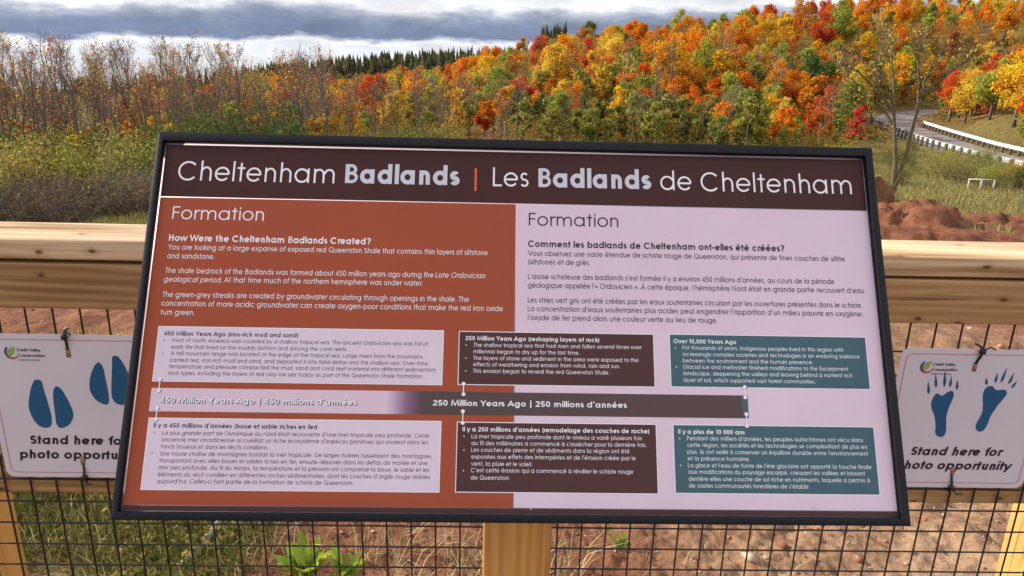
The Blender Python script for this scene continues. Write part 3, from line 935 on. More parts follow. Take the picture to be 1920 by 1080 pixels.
def barrier():
    p, q = np.array([22.0, 35.9]), np.array([22.85, 35.3])
    b = np.array([p[0], p[1], tz(*p)])
    t = thing("timber_barrier", "low white timber barrier with three posts in the grass below the road", "barrier", tuple(b))
    m = plain_mat("white_painted_timber", (.40, .38, .34), .8)
    rail = MB()
    zq = tz(*q) - b[2]
    d = q - p
    rail.tube([(-.05 * d[0], -.05 * d[1], .50), (d[0] * 1.05, d[1] * 1.05, zq + .50)], .034, 4)
    rail.build("rail", m, t)
    for f in (0, .5, 1):
        MB().box(-.03, .03, -.03, .03, -.1, .50).build("post", m, t, loc=(d[0] * f, d[1] * f, zq * f))


barrier()

# ---- stuff nobody could count
def far_woods():
    rg = np.random.default_rng(77)
    n = 2300
    al = rg.uniform(-.85, .06, n); d = rg.uniform(330, 475, n)
    x = al * d; z = terrain(x, d, False)
    kd = rg.random(n)
    mb_v = []; mb_t = []; n0 = 0
    for i in range(n):
        ever = kd[i] < (.75 if al[i] > -.36 else .25)
        h = rg.uniform(7, 12.5) if ever else rg.uniform(5, 8); r = h * (.19 if ever else .36)
        base = np.array([x[i], d[i], z[i]])
        tiers = 6 if ever else 5
        for k in range(tiers):
            f = k / tiers
            if ever: rr = r * (1 - f) ** .8 + .15; zz = h * (.08 + .9 * f); ht = h * .30
            else: rr = r * math.sin(math.pi * (.25 + .7 * f)); zz = h * (.15 + .65 * f); ht = h * .3
            m = 7; th = np.arange(m) / m * 2 * np.pi + rg.uniform(0, 6)
            rad = rr * rg.uniform(.55, 1.2, m)
            ring = np.c_[np.cos(th) * rad, np.sin(th) * rad, zz + rg.normal(0, .25, m)] + base
            v = np.vstack([ring, base + np.array([rg.normal(0, .2), rg.normal(0, .2), zz + ht])])
            mb_v.append(v); mb_t += [(n0 + j, n0 + (j + 1) % m, n0 + m) for j in range(m)]; n0 += m + 1
    m = leaf_mat("far_forest_leaves", [(0, (.028, .042, .026)), (.5, (.05, .062, .032)), (.8, (.075, .075, .035)), (.95, (.13, .08, .035)), (1, (.20, .11, .03))], .15)
    o = obj("far_woods", mesh_np("far_woods", np.vstack(mb_v), None, mb_t, m)); tag(o, "dark evergreen wood along the far ridge", "woods", kind='stuff')


far_woods()


def underbrush():
    """thickets, saplings' feet and leaf litter between the trees"""
    rg = np.random.default_rng(78)
    C = []; S = []
    n = 2600
    al = rg.uniform(-.84, .86, n); d = 46 + 145 * rg.random(n) ** 1.4
    x = al * d
    keep = (road_dist(x, d) > 4.5) & ~((al > -.085) & (al < -.008) & (d < 86)) & ~((al > .40) & (d < 62)) & ~((al > -.01) & (d < 66)) & ~((al > .45) & (x > 36) & (d < 92) & (road_dist(x, d) < 11))
    x = x[keep]; d = d[keep]; z = terrain(x, d)
    for i in range(len(x)):
        k = int(rg.integers(40, 80)); r = rg.uniform(.6, 1.5); h = rg.uniform(.5, 1.9)
        u = rg.normal(0, .5, (k, 3)); u[:, 2] = np.abs(rg.random(k)) * h
        u[:, :2] *= r * (1 - .4 * u[:, 2:3] / h)
        C.append(u + np.array([x[i], d[i], z[i]])); S.append(np.full(k, .13))
    v, q = leaf_cloud(np.vstack(C), np.concatenate(S), rg, .3)
    m = leaf_mat("underbrush_leaves", [(0, (.10, .085, .03)), (.3, (.17, .15, .045)), (.55, (.22, .20, .055)), (.72, (.30, .21, .05)), (.88, (.36, .14, .03)), (1, (.28, .07, .03))], .35)
    o = obj("underbrush", mesh_np("underbrush", v, q, None, m)); tag(o, "tangled autumn undergrowth between the trees", "undergrowth", kind='stuff')


underbrush()


def understory():
    """young growth that closes the canopy between the hillside trees"""
    rg = np.random.default_rng(79)
    C = []
    n = 1900
    al = rg.uniform(-.38, .80, n); d = 84 + 110 * rg.random(n)
    x = al * d
    keep = (road_dist(x, d) > 4.2) & ~((d < 100) & (x > 40) & (road_dist(x, d) < 9))
    x = x[keep]; d = d[keep]; z = terrain(x, d)
    for i in range(len(x)):
        k = int(rg.integers(70, 150)); r = rg.uniform(.7, 1.6); h = rg.uniform(1.2, 3.6)
        u = rg.normal(0, .5, (k, 3)); f = rg.random(k) ** .8; u[:, 2] = f * h
        u[:, :2] *= (r * (1.05 - .75 * f))[:, None]
        C.append(u + np.array([x[i], d[i], z[i]]))
    v, q = leaf_cloud(np.vstack(C), .13, rg, .3)
    m = leaf_mat("understory_leaves", [(0, (.10, .11, .03)), (.2, (.22, .21, .055)), (.4, (.36, .33, .06)), (.6, (.58, .34, .04)), (.85, (.60, .20, .025)), (1, (.46, .10, .03))], .4)
    o = obj("understory", mesh_np("understory", v, q, None, m)); tag(o, "mixed orange, yellow and green young growth under the forest trees", "undergrowth", kind='stuff')


understory()


def tree_mass():
    """the many smaller trees filling the hillside between the ones built singly"""
    rg = np.random.default_rng(83)
    V = []; CO = []
    n = 560
    al = rg.uniform(-.36, .80, n); d = 84 + 108 * rg.random(n)
    x = al * d
    keep = (road_dist(x, d) > 4.8) & ~((d < 100) & (x > 40) & (road_dist(x, d) < 9))
    x = x[keep]; d = d[keep]; z = terrain(x, d)
    kinds = ['orange'] * 6 + ['golden yellow'] * 4 + ['red'] * 2 + ['lime green'] * 2 + ['yellow green'] * 2 + ['copper'] * 2 + ['dark green']
    for i in range(len(x)):
        k = 620; R = rg.uniform(1.0, 2.1); H = rg.uniform(2.6, 5.2); z0 = rg.uniform(.6, 1.6)
        m = int(rg.integers(8, 16))
        p = rg.normal(0, 1, (m, 3)); p /= np.linalg.norm(p, axis=1)[:, None]; p *= rg.random((m, 1)) ** .5
        c = np.c_[p[:, :2] * R * .8 * (1 - .35 * p[:, 2:3]), z0 + H / 2 + p[:, 2] * H / 2 * .85]
        j = rg.integers(0, m, k)
        dr = rg.normal(0, 1, (k, 3)); dr /= np.linalg.norm(dr, axis=1)[:, None]
        q = c[j] + dr * (rg.uniform(.16, .42, m)[j] * R * rg.uniform(.6, 1.15, k))[:, None]
        v, _ = leaf_cloud(q + np.array([x[i], d[i], z[i]]), .115, rg, .4)
        V.append(v)
        co = np.array(COLORS[kinds[int(rg.integers(0, len(kinds)))]][int(rg.integers(0, 3))]) * (1 + rg.normal(0, .08))
        CO.append(np.tile(np.r_[co, 1.0], (len(v), 1)))
    V = np.vstack(V); CO = np.vstack(CO).astype(np.float32)
    me = mesh_np("tree_mass", V, np.arange(len(V)).reshape(-1, 4), None, leaf_mat("tree_mass_leaves", attr="tint"))
    a = me.attributes.new("tint", 'FLOAT_COLOR', 'POINT'); a.data.foreach_set("color", CO.ravel())
    tag(obj("tree_mass", me), "smaller autumn trees closing the gaps in the hillside and valley woods", "woods", kind='stuff')


tree_mass()


def thicket():
    rg = np.random.default_rng(84)
    C = []
    n = 900
    al = rg.uniform(-.86, -.07, n); d = 39 + 34 * rg.random(n)
    a2 = rg.uniform(-.28, .46, 620); d2 = 50 + 20 * rg.random(620)
    ok = ~((a2 > -.08) & (a2 < -.015) & (d2 < 66)) & (road_dist(a2 * d2, d2) > 4)
    al = np.r_[al, a2[ok]]; d = np.r_[d, d2[ok]]; n = len(al)
    x = al * d; z = terrain(x, d)
    for i in range(n):
        k = int(rg.integers(50, 110)); r = rg.uniform(.5, 1.2); h = rg.uniform(.9, 3.4) * (1 if al[i] < -.3 else .75)
        u = rg.normal(0, .5, (k, 3)); f = rg.random(k); u[:, 2] = f * h
        u[:, :2] *= (r * (1.0 - .7 * f))[:, None]
        C.append(u + np.array([x[i], d[i], z[i]]))
    v, q = leaf_cloud(np.vstack(C), .062, rg, .3)
    m = leaf_mat("thicket_leaves", [(0, (.08, .085, .025)), (.25, (.16, .15, .045)), (.5, (.24, .21, .06)), (.68, (.36, .28, .06)), (.82, (.46, .27, .04)), (.93, (.46, .16, .03)), (1, (.36, .09, .03))], .35)
    tag(obj("thicket", mesh_np("thicket", v, q, None, m)), "olive, yellow and rusty thicket around the bare trunks and along the wood's foot", "undergrowth", kind='stuff')


thicket()


def blades(name, label, pts, hmin, hmax, w, stops, seed, lean=.5, per=1, trans=.3):
    """bent grass blades rooted at the given ground points"""
    rg = np.random.default_rng(seed)
    pts = np.repeat(np.asarray(pts, float), per, axis=0)
    n = len(pts)
    if per > 1: pts[:, :2] += rg.normal(0, .035 + .25 * (hmax > .3), (n, 2))
    z = terrain(pts[:, 0], pts[:, 1]) - .01
    h = rg.uniform(hmin, hmax, n); a = rg.uniform(0, 2 * np.pi, n); ln = rg.uniform(.1, 1, n) * lean * h
    dx = np.cos(a) * ln; dy = np.sin(a) * ln; px = -np.sin(a) * w; py = np.cos(a) * w
    b0 = np.c_[pts[:, 0] - px, pts[:, 1] - py, z]; b1 = np.c_[pts[:, 0] + px, pts[:, 1] + py, z]
    m0 = np.c_[pts[:, 0] - px * .8 + dx * .35, pts[:, 1] - py * .8 + dy * .35, z + h * .6]
    m1 = np.c_[pts[:, 0] + px * .8 + dx * .35, pts[:, 1] + py * .8 + dy * .35, z + h * .6]
    tp = np.c_[pts[:, 0] + dx, pts[:, 1] + dy, z + h * rg.uniform(.75, 1.0, n)]
    v = np.stack([b0, b1, m1, m0, tp], 1).reshape(-1, 3)
    i = np.arange(n)[:, None] * 5
    q = i + np.array([[0, 1, 2, 3]]); tt = i + np.array([[3, 2, 4]])
    o = obj(name, mesh_np(name, v, q, tt, leaf_mat(name + "_blades", stops, trans)))
    return tag(o, label, "grass", kind='stuff')


def near_plants():
    rg = np.random.default_rng(90)
    def spots(n, x0, x1, y0, y1, f=None):
        p = np.c_[rg.uniform(x0, x1, n), rg.uniform(y0, y1, n)]
        if f is not None: p = p[f(p[:, 0], p[:, 1])]
        return p
    green = [(0, (.045, .06, .012)), (.4, (.10, .12, .025)), (.7, (.19, .19, .05)), (.86, (.36, .31, .12)), (1, (.62, .54, .30))]
    straw = [(0, (.26, .18, .085)), (.5, (.46, .36, .20)), (1, (.62, .53, .34))]
    cl = lambda th, s: (lambda x, y: (fbm(x * 2.2, y * 2.2, 3, s) > th) & (((x + .55) / .22) ** 2 + ((y - 1.72) / .2) ** 2 > 1))
    blades("grass", "fine green and yellow grass in the lower left corner", spots(20000, -2.6, -.74, 1.55, 3.4, cl(-.22, 71)), .03, .13, .0016, green, 91, .9)
    blades("dry_grass", "dry straw strewn and rooted in the red soil below the fence", spots(6500, -1.3, .55, 1.6, 3.2, cl(.05, 76)), .04, .20, .0018, straw, 92, 1.3)
    blades("straw", "sparse straw on the pale soil at the right", spots(700, .3, 2.6, 1.6, 3.6, cl(.12, 73)), .03, .10, .0015, straw, 93, 1.5)
    blades("yellow_tuft", "yellow grass tufts on the red slope behind the upper rail", spots(2600, -4.2, -1.6, 3.4, 5.4, cl(.16, 74)), .06, .2, .003, [(0, (.30, .27, .05)), (1, (.52, .46, .10))], 94, .6)
    # meadow grass on the slopes further off
    f = lambda x, y: (road_dist(x, y) > 2.9) & (soil_mask(x, y) < .45)
    a = rg.uniform(.0, .84, 44000); d = 20 + 70 * rg.random(44000) ** 1.2; p = np.c_[a * d, d]; p = p[f(p[:, 0], p[:, 1])]
    blades("meadow_grass", "straw and green meadow grass on the bank below and beyond the road", p, .10, .32, .013, [(0, (.15, .13, .04)), (.4, (.26, .21, .08)), (.75, (.40, .33, .15)), (1, (.20, .20, .055))], 95, .7, 2)
    a = rg.uniform(-.9, .05, 26000); d = 15 + 32 * rg.random(26000); p = np.c_[a * d, d]; p = p[soil_mask(p[:, 0], p[:, 1]) < .6]
    blades("rough_grass", "rough olive and straw grass in front of the brown brush", p, .10, .40, .014, [(0, (.12, .11, .035)), (.5, (.22, .19, .07)), (.8, (.30, .25, .10)), (1, (.14, .17, .04))], 96, .7, 2)
    # creeping weeds in the corner
    p = spots(12000, -2.6, -.80, 1.6, 3.2, cl(-.16, 75))
    c = np.c_[p, terrain(p[:, 0], p[:, 1]) + rg.uniform(.0, .12, len(p))]
    v, q = leaf_cloud(c, .011, rg, .8, .5)
    o = obj("weeds", mesh_np("weeds", v, q, None, leaf_mat("weed_leaves", [(0, (.04, .055, .012)), (.45, (.10, .125, .03)), (.8, (.22, .21, .055)), (.93, (.44, .36, .10)), (1, (.48, .26, .09))], .35)))
    tag(o, "low leafy weeds among the grass in the lower left corner", "weeds", kind='stuff')
    # clods and pebbles
    n = 4200
    p = np.vstack([spots(n, -2.6, 3.2, 1.5, 4.6), spots(700, -5, 5, 3.5, 8)])
    V = []; T = []; k0 = 0
    base = np.array([(1, 0, 0), (-1, 0, 0), (0, 1, 0), (0, -1, 0), (0, 0, 1), (0, 0, -1)], float)
    tri = np.array([(0, 2, 4), (2, 1, 4), (1, 3, 4), (3, 0, 4), (2, 0, 5), (1, 2, 5), (3, 1, 5), (0, 3, 5)])
    zz = terrain(p[:, 0], p[:, 1])
    for i in range(len(p)):
        s = rg.gamma(1.6, .0026) + .0022
        s *= 1 + .25 * max(0, p[i, 1] - 2)
        rv = base * rg.uniform(.6, 1.25, (6, 3)) * s
        a = rg.uniform(0, 6.28); R = np.array([[math.cos(a), -math.sin(a), 0], [math.sin(a), math.cos(a), 0], [0, 0, .7]])
        V.append(rv @ R.T + np.array([p[i, 0], p[i, 1], zz[i] + s * .2])); T.append(tri + k0); k0 += 6
    o = obj("clods", mesh_np("clods", np.vstack(V), None, np.vstack(T), leaf_mat("clod_soil", [(0, (.17, .07, .04)), (.5, (.33, .15, .09)), (.85, (.42, .27, .18)), (1, (.55, .47, .38))], 0.0)))
    tag(o, "crumbled red shale clods and pebbles on the soil", "gravel", kind='stuff')


near_plants()


def broad_plant(x, y, label, s=1.0, n=16, seed=1):
    rg = np.random.default_rng(seed)
    t = thing("broadleaf_plant", label, "plant", (x, y, tz(x, y)))
    V = []; Q = []; k0 = 0
    for i in range(n):
        a = rg.uniform(0, 6.28); el = rg.uniform(.6, 1.4); ln = rg.uniform(.05, .10) * s; w = ln * .19
        st = rg.uniform(0, .03, 2) * s
        K = 7; k = np.linspace(0, 1, K)
        wd = w * np.sin(np.pi * np.clip(k * .93 + .07, 0, 1)) ** .8
        r = ln * k * math.cos(el * .8); z = ln * k * math.sin(el) - ln * .35 * k ** 2 * (1.2 - el) + .035 * s * rg.random() * k
        ctr = np.c_[st[0] + r * math.cos(a), st[1] + r * math.sin(a), z + .01 * s]
        sd = np.array([-math.sin(a), math.cos(a), 0])
        Lf = ctr + sd * wd[:, None] + np.array([0, 0, 1]) * (wd * .35)[:, None]; Rt = ctr - sd * wd[:, None] + np.array([0, 0, 1]) * (wd * .35)[:, None]
        v = np.stack([Lf, ctr, Rt], 1).reshape(-1, 3)
        for j in range(K - 1):
            Q += [(k0 + 3 * j, k0 + 3 * j + 1, k0 + 3 * j + 4, k0 + 3 * j + 3), (k0 + 3 * j + 1, k0 + 3 * j + 2, k0 + 3 * j + 5, k0 + 3 * j + 4)]
        V.append(v); k0 += len(v)
    o = obj("leaves", mesh_np("leaves", np.vstack(V), Q, None, M_LEAF, True), t)
    o.color = (.30, .38, .06, 1)
    st = MB()
    for i in range(4):
        a = rg.uniform(0, 6.28); st.tube([(0, 0, -.02), (.012 * math.cos(a), .012 * math.sin(a), .05 * s)], .0022, 5)
    st.build("stem", plain_mat("green_stem", (.16, .2, .05), .7), t)
    return t


broad_plant(-.60, 1.80, "bright green broad-leaved plant behind the wire, left of the board's post", 1.15, 24, 3)
broad_plant(-.475, 1.78, "smaller bright green leafy plant right beside the broad-leaved one", .85, 14, 4)
broad_plant(.36, 2.0, "low pale green leaf tuft just right of the board's post", .55, 9, 8)


def stick(name, label, pts, r):
    p = np.array(pts, float); g = terrain(p[:, 0], p[:, 1])
    p[:, 2] += g
    k = np.linspace(0, 1, len(p)); kk = np.linspace(0, 1, 14)
    q = np.stack([np.interp(kk, k, p[:, i]) for i in range(3)], 1)
    base = q[0].copy()
    mb = MB().tube(q - base, r * (1.15 - .6 * kk), 6)
    o = mb.build(name, M_PALE, None, True, loc=tuple(base)); tag(o, label, "branch")


stick("dead_branch", "pale curved dead branch lying on the red soil left of the post", [(-.36, 2.55, .02), (-.26, 2.5, .05), (-.17, 2.35, .04), (-.13, 2.2, .01)], .007)
stick("dead_branch", "grey weathered stub of wood in the shaded hollow behind the wire", [(-.99, 1.86, -.02), (-.95, 2.0, .04), (-.93, 2.12, .07)], .014)

# ------------------------------------------------------------------ fence
F_ANG = math.radians(1.5)
F_ORG = (-0.5687, 1.3008, 0.0)
W_CAP = wood_mat("pine_cap", (.72, .545, .345), (.27, .14, .052), 'X', .62, True, 2.3)
W_RAIL = wood_mat("pine_rail", (.46, .275, .125), (.22, .108, .04), 'X', .75, True, 5.1)
W_POST = wood_mat("treated_post", (.68, .36, .105), (.40, .18, .045), 'Z', .7, False, 1.2)


def build_fence():
    f = thing("wooden_fence", "pale timber fence with flat cap rail, two rails and black wire mesh", "fence", F_ORG, F_ANG)
    # cap: two boards butted end to end behind the board
    for x0, x1, dz in ((-1.9, .62, 0), (.624, 3.0, -.001)):
        o = MB().box(-(x1 - x0) / 2, (x1 - x0) / 2, -.07, .07, -.019, .019).build("cap_rail", W_CAP, f, bevel=.004, loc=((x0 + x1) / 2, .064, 1.064 + dz))
    for x0, x1 in ((-1.9, .62), (.624, 3.0)):
        MB().box(-(x1 - x0) / 2, (x1 - x0) / 2, -.019, .019, -.0435, .0435).build("upper_rail", W_RAIL, f, bevel=.003, loc=((x0 + x1) / 2, .014, .9945))
        MB().box(-(x1 - x0) / 2, (x1 - x0) / 2, -.019, .019, -.0445, .0445).build("lower_rail", W_RAIL, f, bevel=.003, loc=((x0 + x1) / 2, .029, .592))
    for x in (-.573, 1.783):
        MB().box(-.0455, .0455, -.0445, .0445, -.6, .5).build("post", W_POST, f, bevel=.003, loc=(x, .0935, .543))
    w = MB()
    u0 = .0164 - 38 * .0508
    for i in range(98):
        u = u0 + i * .0508
        w.tube([(u, .005, -.15), (u, .005, .96)], .0019, 5, False)
    for j in range(23):
        z = .4844 + (j - 12) * .0508
        if z > .91: break
        w.tube([(-1.9, .0015, z), (3.0, .0015, z)], .0019, 5, False)
    w.build("wire_mesh", M_WIRE, f, True)
    # galvanised staples that hold the mesh to the lower rail
    s = MB()
    for u in np.arange(-1.6, 2.8, .2032):
        s.tube([(u + .010, .010, .592), (u + .010, -.001, .592), (u + .022, -.001, .592), (u + .022, .010, .592)], .0013, 5)
    s.build("staples", plain_mat("zinc_staple", (.45, .45, .46), .4, .8), f)
    return f


build_fence()

# ------------------------------------------------------------------ stroke lettering
def arc(cx, cy, rx, ry, a0, a1, n=12):
    n = max(3, int(n * abs(a1 - a0) / 180))
    return [(cx + rx * math.cos(math.radians(a0 + (a1 - a0) * i / n)), cy + ry * math.sin(math.radians(a0 + (a1 - a0) * i / n))) for i in range(n + 1)]


def glyph(ch, t, n):
    """(advance, centre lines) of one letter of a geometric sans drawn with a pen of width t"""
    h = t / 2; X = .54; C = .72; A = .76
    acc = {'é': ('e', 1), 'è': ('e', 2), 'ê': ('e', 3), 'à': ('a', 2), 'â': ('a', 3), 'î': ('ı', 3), 'ô': ('o', 3), 'û': ('u', 3), 'É': ('E', 1), 'À': ('A', 2), 'ç': ('c', 4)}
    if ch in acc:
        b, k = acc[ch]; w, p = glyph(b, t, n)
        cx = {'e': .31, 'a': .31, 'ı': .1, 'o': .31, 'u': .29, 'E': .28, 'A': .37, 'c': .31}[b]; y0 = (X if b.islower() or b == 'ı' else C) + .07
        if k == 1: p = p + [[(cx - .03, y0), (cx + .09, y0 + .15)]]
        elif k == 2: p = p + [[(cx + .03, y0), (cx - .09, y0 + .15)]]
        elif k == 3: p = p + [[(cx - .11, y0), (cx, y0 + .13), (cx + .11, y0)]]
        else: p = p + [[(cx, 0), (cx + .03, -.14)]]
        return w, p
    r = .275 - h; S = .085 + h
    def circ(cx): return arc(cx, .27, r, .27 - h + .005, 0, 360, n)
    rs = .585 - h
    if ch == 'o': return .62, [circ(.31)]
    if ch == 'a': return .67, [circ(.31), [(rs, 0), (rs, X)]]
    if ch == 'b': return .67, [circ(.36), [(S, 0), (S, A)]]
    if ch == 'c': return .59, [arc(.31, .27, r, .27 - h, 42, 318, n)]
    if ch == 'd': return .67, [circ(.31), [(rs, 0), (rs, A)]]
    if ch == 'e': return .63, [[(.31 - r, .27), (.31 + r, .27)], arc(.31, .27, r, .27 - h, 0, 322, n)]
    if ch == 'f': return .33, [[(.12 + h, 0), (.12 + h, .56)] + arc(.12 + h + .13, .58, .13, A - h - .58, 180, 75, n)[0:], [(.03, X - h), (.31, X - h)]]
    if ch == 'g': return .67, [circ(.31), [(rs, X), (rs, -.02)] + arc(.32, -.02, rs - .32, .19 - h, 0, -155, n)[1:]]
    if ch in 'hn':
        w = .41 / 2 - h; cx = .085 + .41 / 2
        return .575, [[(S, 0), (S, A if ch == 'h' else X)], [(cx + w, 0)] + arc(cx, .31, w, X - h - .31, 0, 172, n)]
    if ch == 'i': return .2, [[(.1, 0), (.1, X)], [(.1, .64), (.1, .64 + max(t, .085))]]
    if ch == 'ı': return .2, [[(.1, 0), (.1, X)]]
    if ch == 'j': return .2, [[(.1, X), (.1, -.1)] + arc(-.0, -.1, .1, .1 - h * .5, 0, -80, n)[1:], [(.1, .64), (.1, .64 + max(t, .085))]]
    if ch == 'k': return .50, [[(S, 0), (S, A)], [(.42, X), (S + h, .24)], [(.2, .33), (.45, 0)]]
    if ch == 'l': return .2, [[(.1, 0), (.1, A)]]
    if ch == 'm':
        w = .39 / 2 - h * .75; c1 = .085 + .39 / 2; c2 = c1 + .39 - h * .5
        return .94, [[(S, 0), (S, X)], [(c1 + w, 0)] + arc(c1, .32, w, X - h - .32, 0, 172, n), [(c2 + w, 0)] + arc(c2, .32, w, X - h - .32, 0, 172, n)]
    if ch == 'p': return .67, [circ(.36), [(S, -.2), (S, X)]]
    if ch == 'q': return .67, [circ(.31), [(rs, -.2), (rs, X)]]
    if ch == 'r': return .33, [[(S, 0), (S, X)], arc(S + .17, .30, .17, X - h - .30, 170, 65, n)]
    if ch == 's':
        a = .125 - h * .3; y1 = X - h; ry = (X - t) / 4
        return .40, [arc(.2, y1 - ry, a, ry, 35, 270, n)[:-1] + arc(.2, h + ry, a + .01, ry, 90, -150, n)]
    if ch == 't': return .34, [[(.17, 0), (.17, .70)], [(.03, X - h), (.31, X - h)]]
    if ch == 'u':
        w = .41 / 2 - h; cx = .085 + .41 / 2
        return .58, [[(S, X), (S, .23)] + arc(cx, .23, w, .23 - h, 180, 352, n)[1:], [(cx + w, 0), (cx + w, X)]]
    if ch == 'v': return .54, [[(.04, X), (.27, h * .6), (.50, X)]]
    if ch == 'w': return .82, [[(.03, X), (.22, h), (.41, X - h), (.60, h), (.79, X)]]
    if ch == 'x': return .49, [[(.05, 0), (.44, X)], [(.05, X), (.44, 0)]]
    if ch == 'y': return .53, [[(.04, X), (.27, .05)], [(.50, X), (.16, -.2)]]
    if ch == 'z': return .44, [[(.05, X - h), (.38, X - h), (.06, h), (.40, h)]]
    R = .37 - h
    if ch == 'A': return .74, [[(.04, 0), (.37, C - h), (.70, 0)], [(.16, .22), (.58, .22)]]
    if ch == 'B' and t > .1:
        w = t * .72; g = w / 2; m = .375
        return .61, [[(S, 0), (S, C)], ('pen', w, [(S - t / 2, C - g), (.31, C - g)] + arc(.31, (C - g + m) / 2, .215 - g, (C - g - m) / 2, 90, -90, n) + [(S, m)]), ('pen', w, [(.33, m)] + arc(.33, (m + g) / 2, .235 - g, (m - g) / 2, 90, -90, n) + [(S - t / 2, g)])]
    if ch == 'B': return .59, [[(S, 0), (S, C)], [(S, C - h), (.30, C - h)] + arc(.30, .385 + (C - .385 - h) / 2 + h * .3, .19 - h * .6, (C - .385 - h) / 2 - h * .0, 90, -90, n) + [(S, .385 + h * .3)], [(.33, .385 + h * .3)] + arc(.33, (.385 + h * .3 + h) / 2, .20 - h * .6, (.385 + h * .3 - h) / 2, 90, -90, n) + [(S, h)]]
    if ch == 'C': return .80, [arc(.42, .36, R, .37 - h, 42, 318, n)]
    if ch == 'D': return .74, [[(S, h), (.33, h)] + arc(.33, .36, .35 - h, .36 - h, -90, 90, n) + [(S, C - h), (S, h - .001)]]
    if ch == 'E': return .54, [[(.48, C - h), (S, C - h), (S, h), (.48, h)], [(S, .38), (.46, .38)]]
    if ch == 'F': return .49, [[(S, 0), (S, C - h), (.44, C - h)], [(S, .38), (.42, .38)]]
    if ch == 'G': return .86, [arc(.43, .36, R, .37 - h, 42, 350, n) + [(.43 + R, .34), (.50, .34)]]
    if ch == 'H': return .68, [[(S, 0), (S, C)], [(.595 - h, 0), (.595 - h, C)], [(S, .39), (.595 - h, .39)]]
    if ch == 'I': return .23, [[(.115, 0), (.115, C)]]
    if ch == 'J': return .48, [[(.38, C), (.38, .2)] + arc(.21, .2, .17, .2 - h, 0, -160, n)[1:]]
    if ch == 'K': return .60, [[(S, 0), (S, C)], [(.52, C), (S + h, .33)], [(.21, .45), (.56, 0)]]
    if ch == 'L': return .47, [[(S, C), (S, h), (.43, h)]]
    if ch == 'M': return .92, [[(.09, 0), (.17, C), (.46, .1), (.75, C), (.83, 0)]]
    if ch == 'N': return .74, [[(S, 0), (S, C - h * .5), (.65 - h, h * .5), (.65 - h, C)]]
    if ch == 'O': return .87, [arc(.435, .36, R + .01, .37 - h, 0, 360, n)]
    if ch == 'P': return .59, [[(S, 0), (S, C - h), (.32, C - h)] + arc(.32, .53, .21 - h, C - h - .53, 90, -90, n) + [(S, .34 + h)]]
    if ch == 'Q': return .87, [arc(.435, .36, R + .01, .37 - h, 0, 360, n), [(.50, .26), (.80, -.04)]]
    if ch == 'R': return .60, [[(S, 0), (S, C - h), (.32, C - h)] + arc(.32, .54, .20 - h, C - h - .54, 90, -90, n) + [(S, .36 + h)], [(.28, .36), (.53, 0)]]
    if ch == 'S':
        y1 = C - h; ry = (C - t) / 4
        return .50, [arc(.25, y1 - ry, .17 - h * .4, ry, 30, 270, n)[:-1] + arc(.25, h + ry, .185 - h * .4, ry, 90, -150, n)]
    if ch == 'T': return .44, [[(.22, 0), (.22, C)], [(.02, C - h), (.42, C - h)]]
    if ch == 'U': return .66, [[(S, C), (S, .25)] + arc(.33, .25, .245 - h, .25 - h, 180, 360, n)[1:] + [(.575 - h, C)]]
    if ch == 'V': return .69, [[(.03, C), (.345, h), (.66, C)]]
    if ch == 'W': return .94, [[(.03, C), (.25, h), (.47, C - h), (.69, h), (.91, C)]]
    if ch == 'X': return .62, [[(.06, 0), (.56, C)], [(.06, C), (.56, 0)]]
    if ch == 'Y': return .59, [[(.03, C), (.295, .34), (.56, C)], [(.295, .34), (.295, 0)]]
    if ch == 'Z': return .50, [[(.06, C - h), (.43, C - h), (.07, h), (.45, h)]]
    if ch == '0': return .555, [arc(.277, .36, .235 - h, .365 - h, 0, 360, n)]
    if ch == '1': return .40, [[(.10, C - .10), (.24, C - .02), (.24, 0)]]
    if ch == '2': return .555, [arc(.27, C - h - .20 + h * .4, .205 - h * .5, .20 - h * .4, 170, -35, n) + [(.08, h), (.50, h)]]
    if ch == '4': return .555, [[(.39, 0), (.39, C - .02), (.06, .19), (.50, .19)]]
    if ch == '5': return .555, [[(.46, C - h), (.17, C - h), (.12, .40)] + arc(.26, .225, .235 - h * .7, .225 - h, 125, -150, n)]
    if ch == '3': return .555, [arc(.27, .54, .17, .18 - h, 160, -90, n), arc(.27, .2, .2 - h, .2 - h, 90, -160, n)]
    d = max(t, .095) / 2
    if ch == '.': return .27, [[(.13, 0), (.13, 2 * d)]]
    if ch == ',': return .27, [[(.15, 2 * d), (.09, -.1)]]
    if ch == ';': return .27, [[(.15, 2 * d), (.09, -.1)], [(.14, .40), (.14, .40 + 2 * d)]]
    if ch == ':': return .27, [[(.13, 0), (.13, 2 * d)], [(.13, .40), (.13, .40 + 2 * d)]]
    if ch == "'": return .24, [[(.14, A), (.10, .55)]]
    if ch == '-': return .33, [[(.04, .27), (.29, .27)]]
    if ch == '(': return .34, [arc(.42, .28, .29 - h, .50, 128, 232, n)]
    if ch == ')': return .34, [arc(-.08, .28, .29 - h, .50, 52, -52, n)]
    if ch == '|' or ch == '¦': return .40, [[(.2, -.17), (.2, .80)]]
    if ch == '?': return .55, [arc(.27, .54, .19 - h * .5, .2 - h, 170, -60, n) + [(.27, .27), (.27, .19)], [(.27, 0), (.27, 2 * d)]]
    if ch == '«': return .45, [[(.20, .44), (.06, .27), (.20, .10)], [(.37, .44), (.23, .27), (.37, .10)]]
    if ch == '»': return .45, [[(.08, .44), (.22, .27), (.08, .10)], [(.25, .44), (.39, .27), (.25, .10)]]
    if ch == '*': return .3, [arc(.15, .27, .03, .03, 0, 360, 6)]
    return .29, []


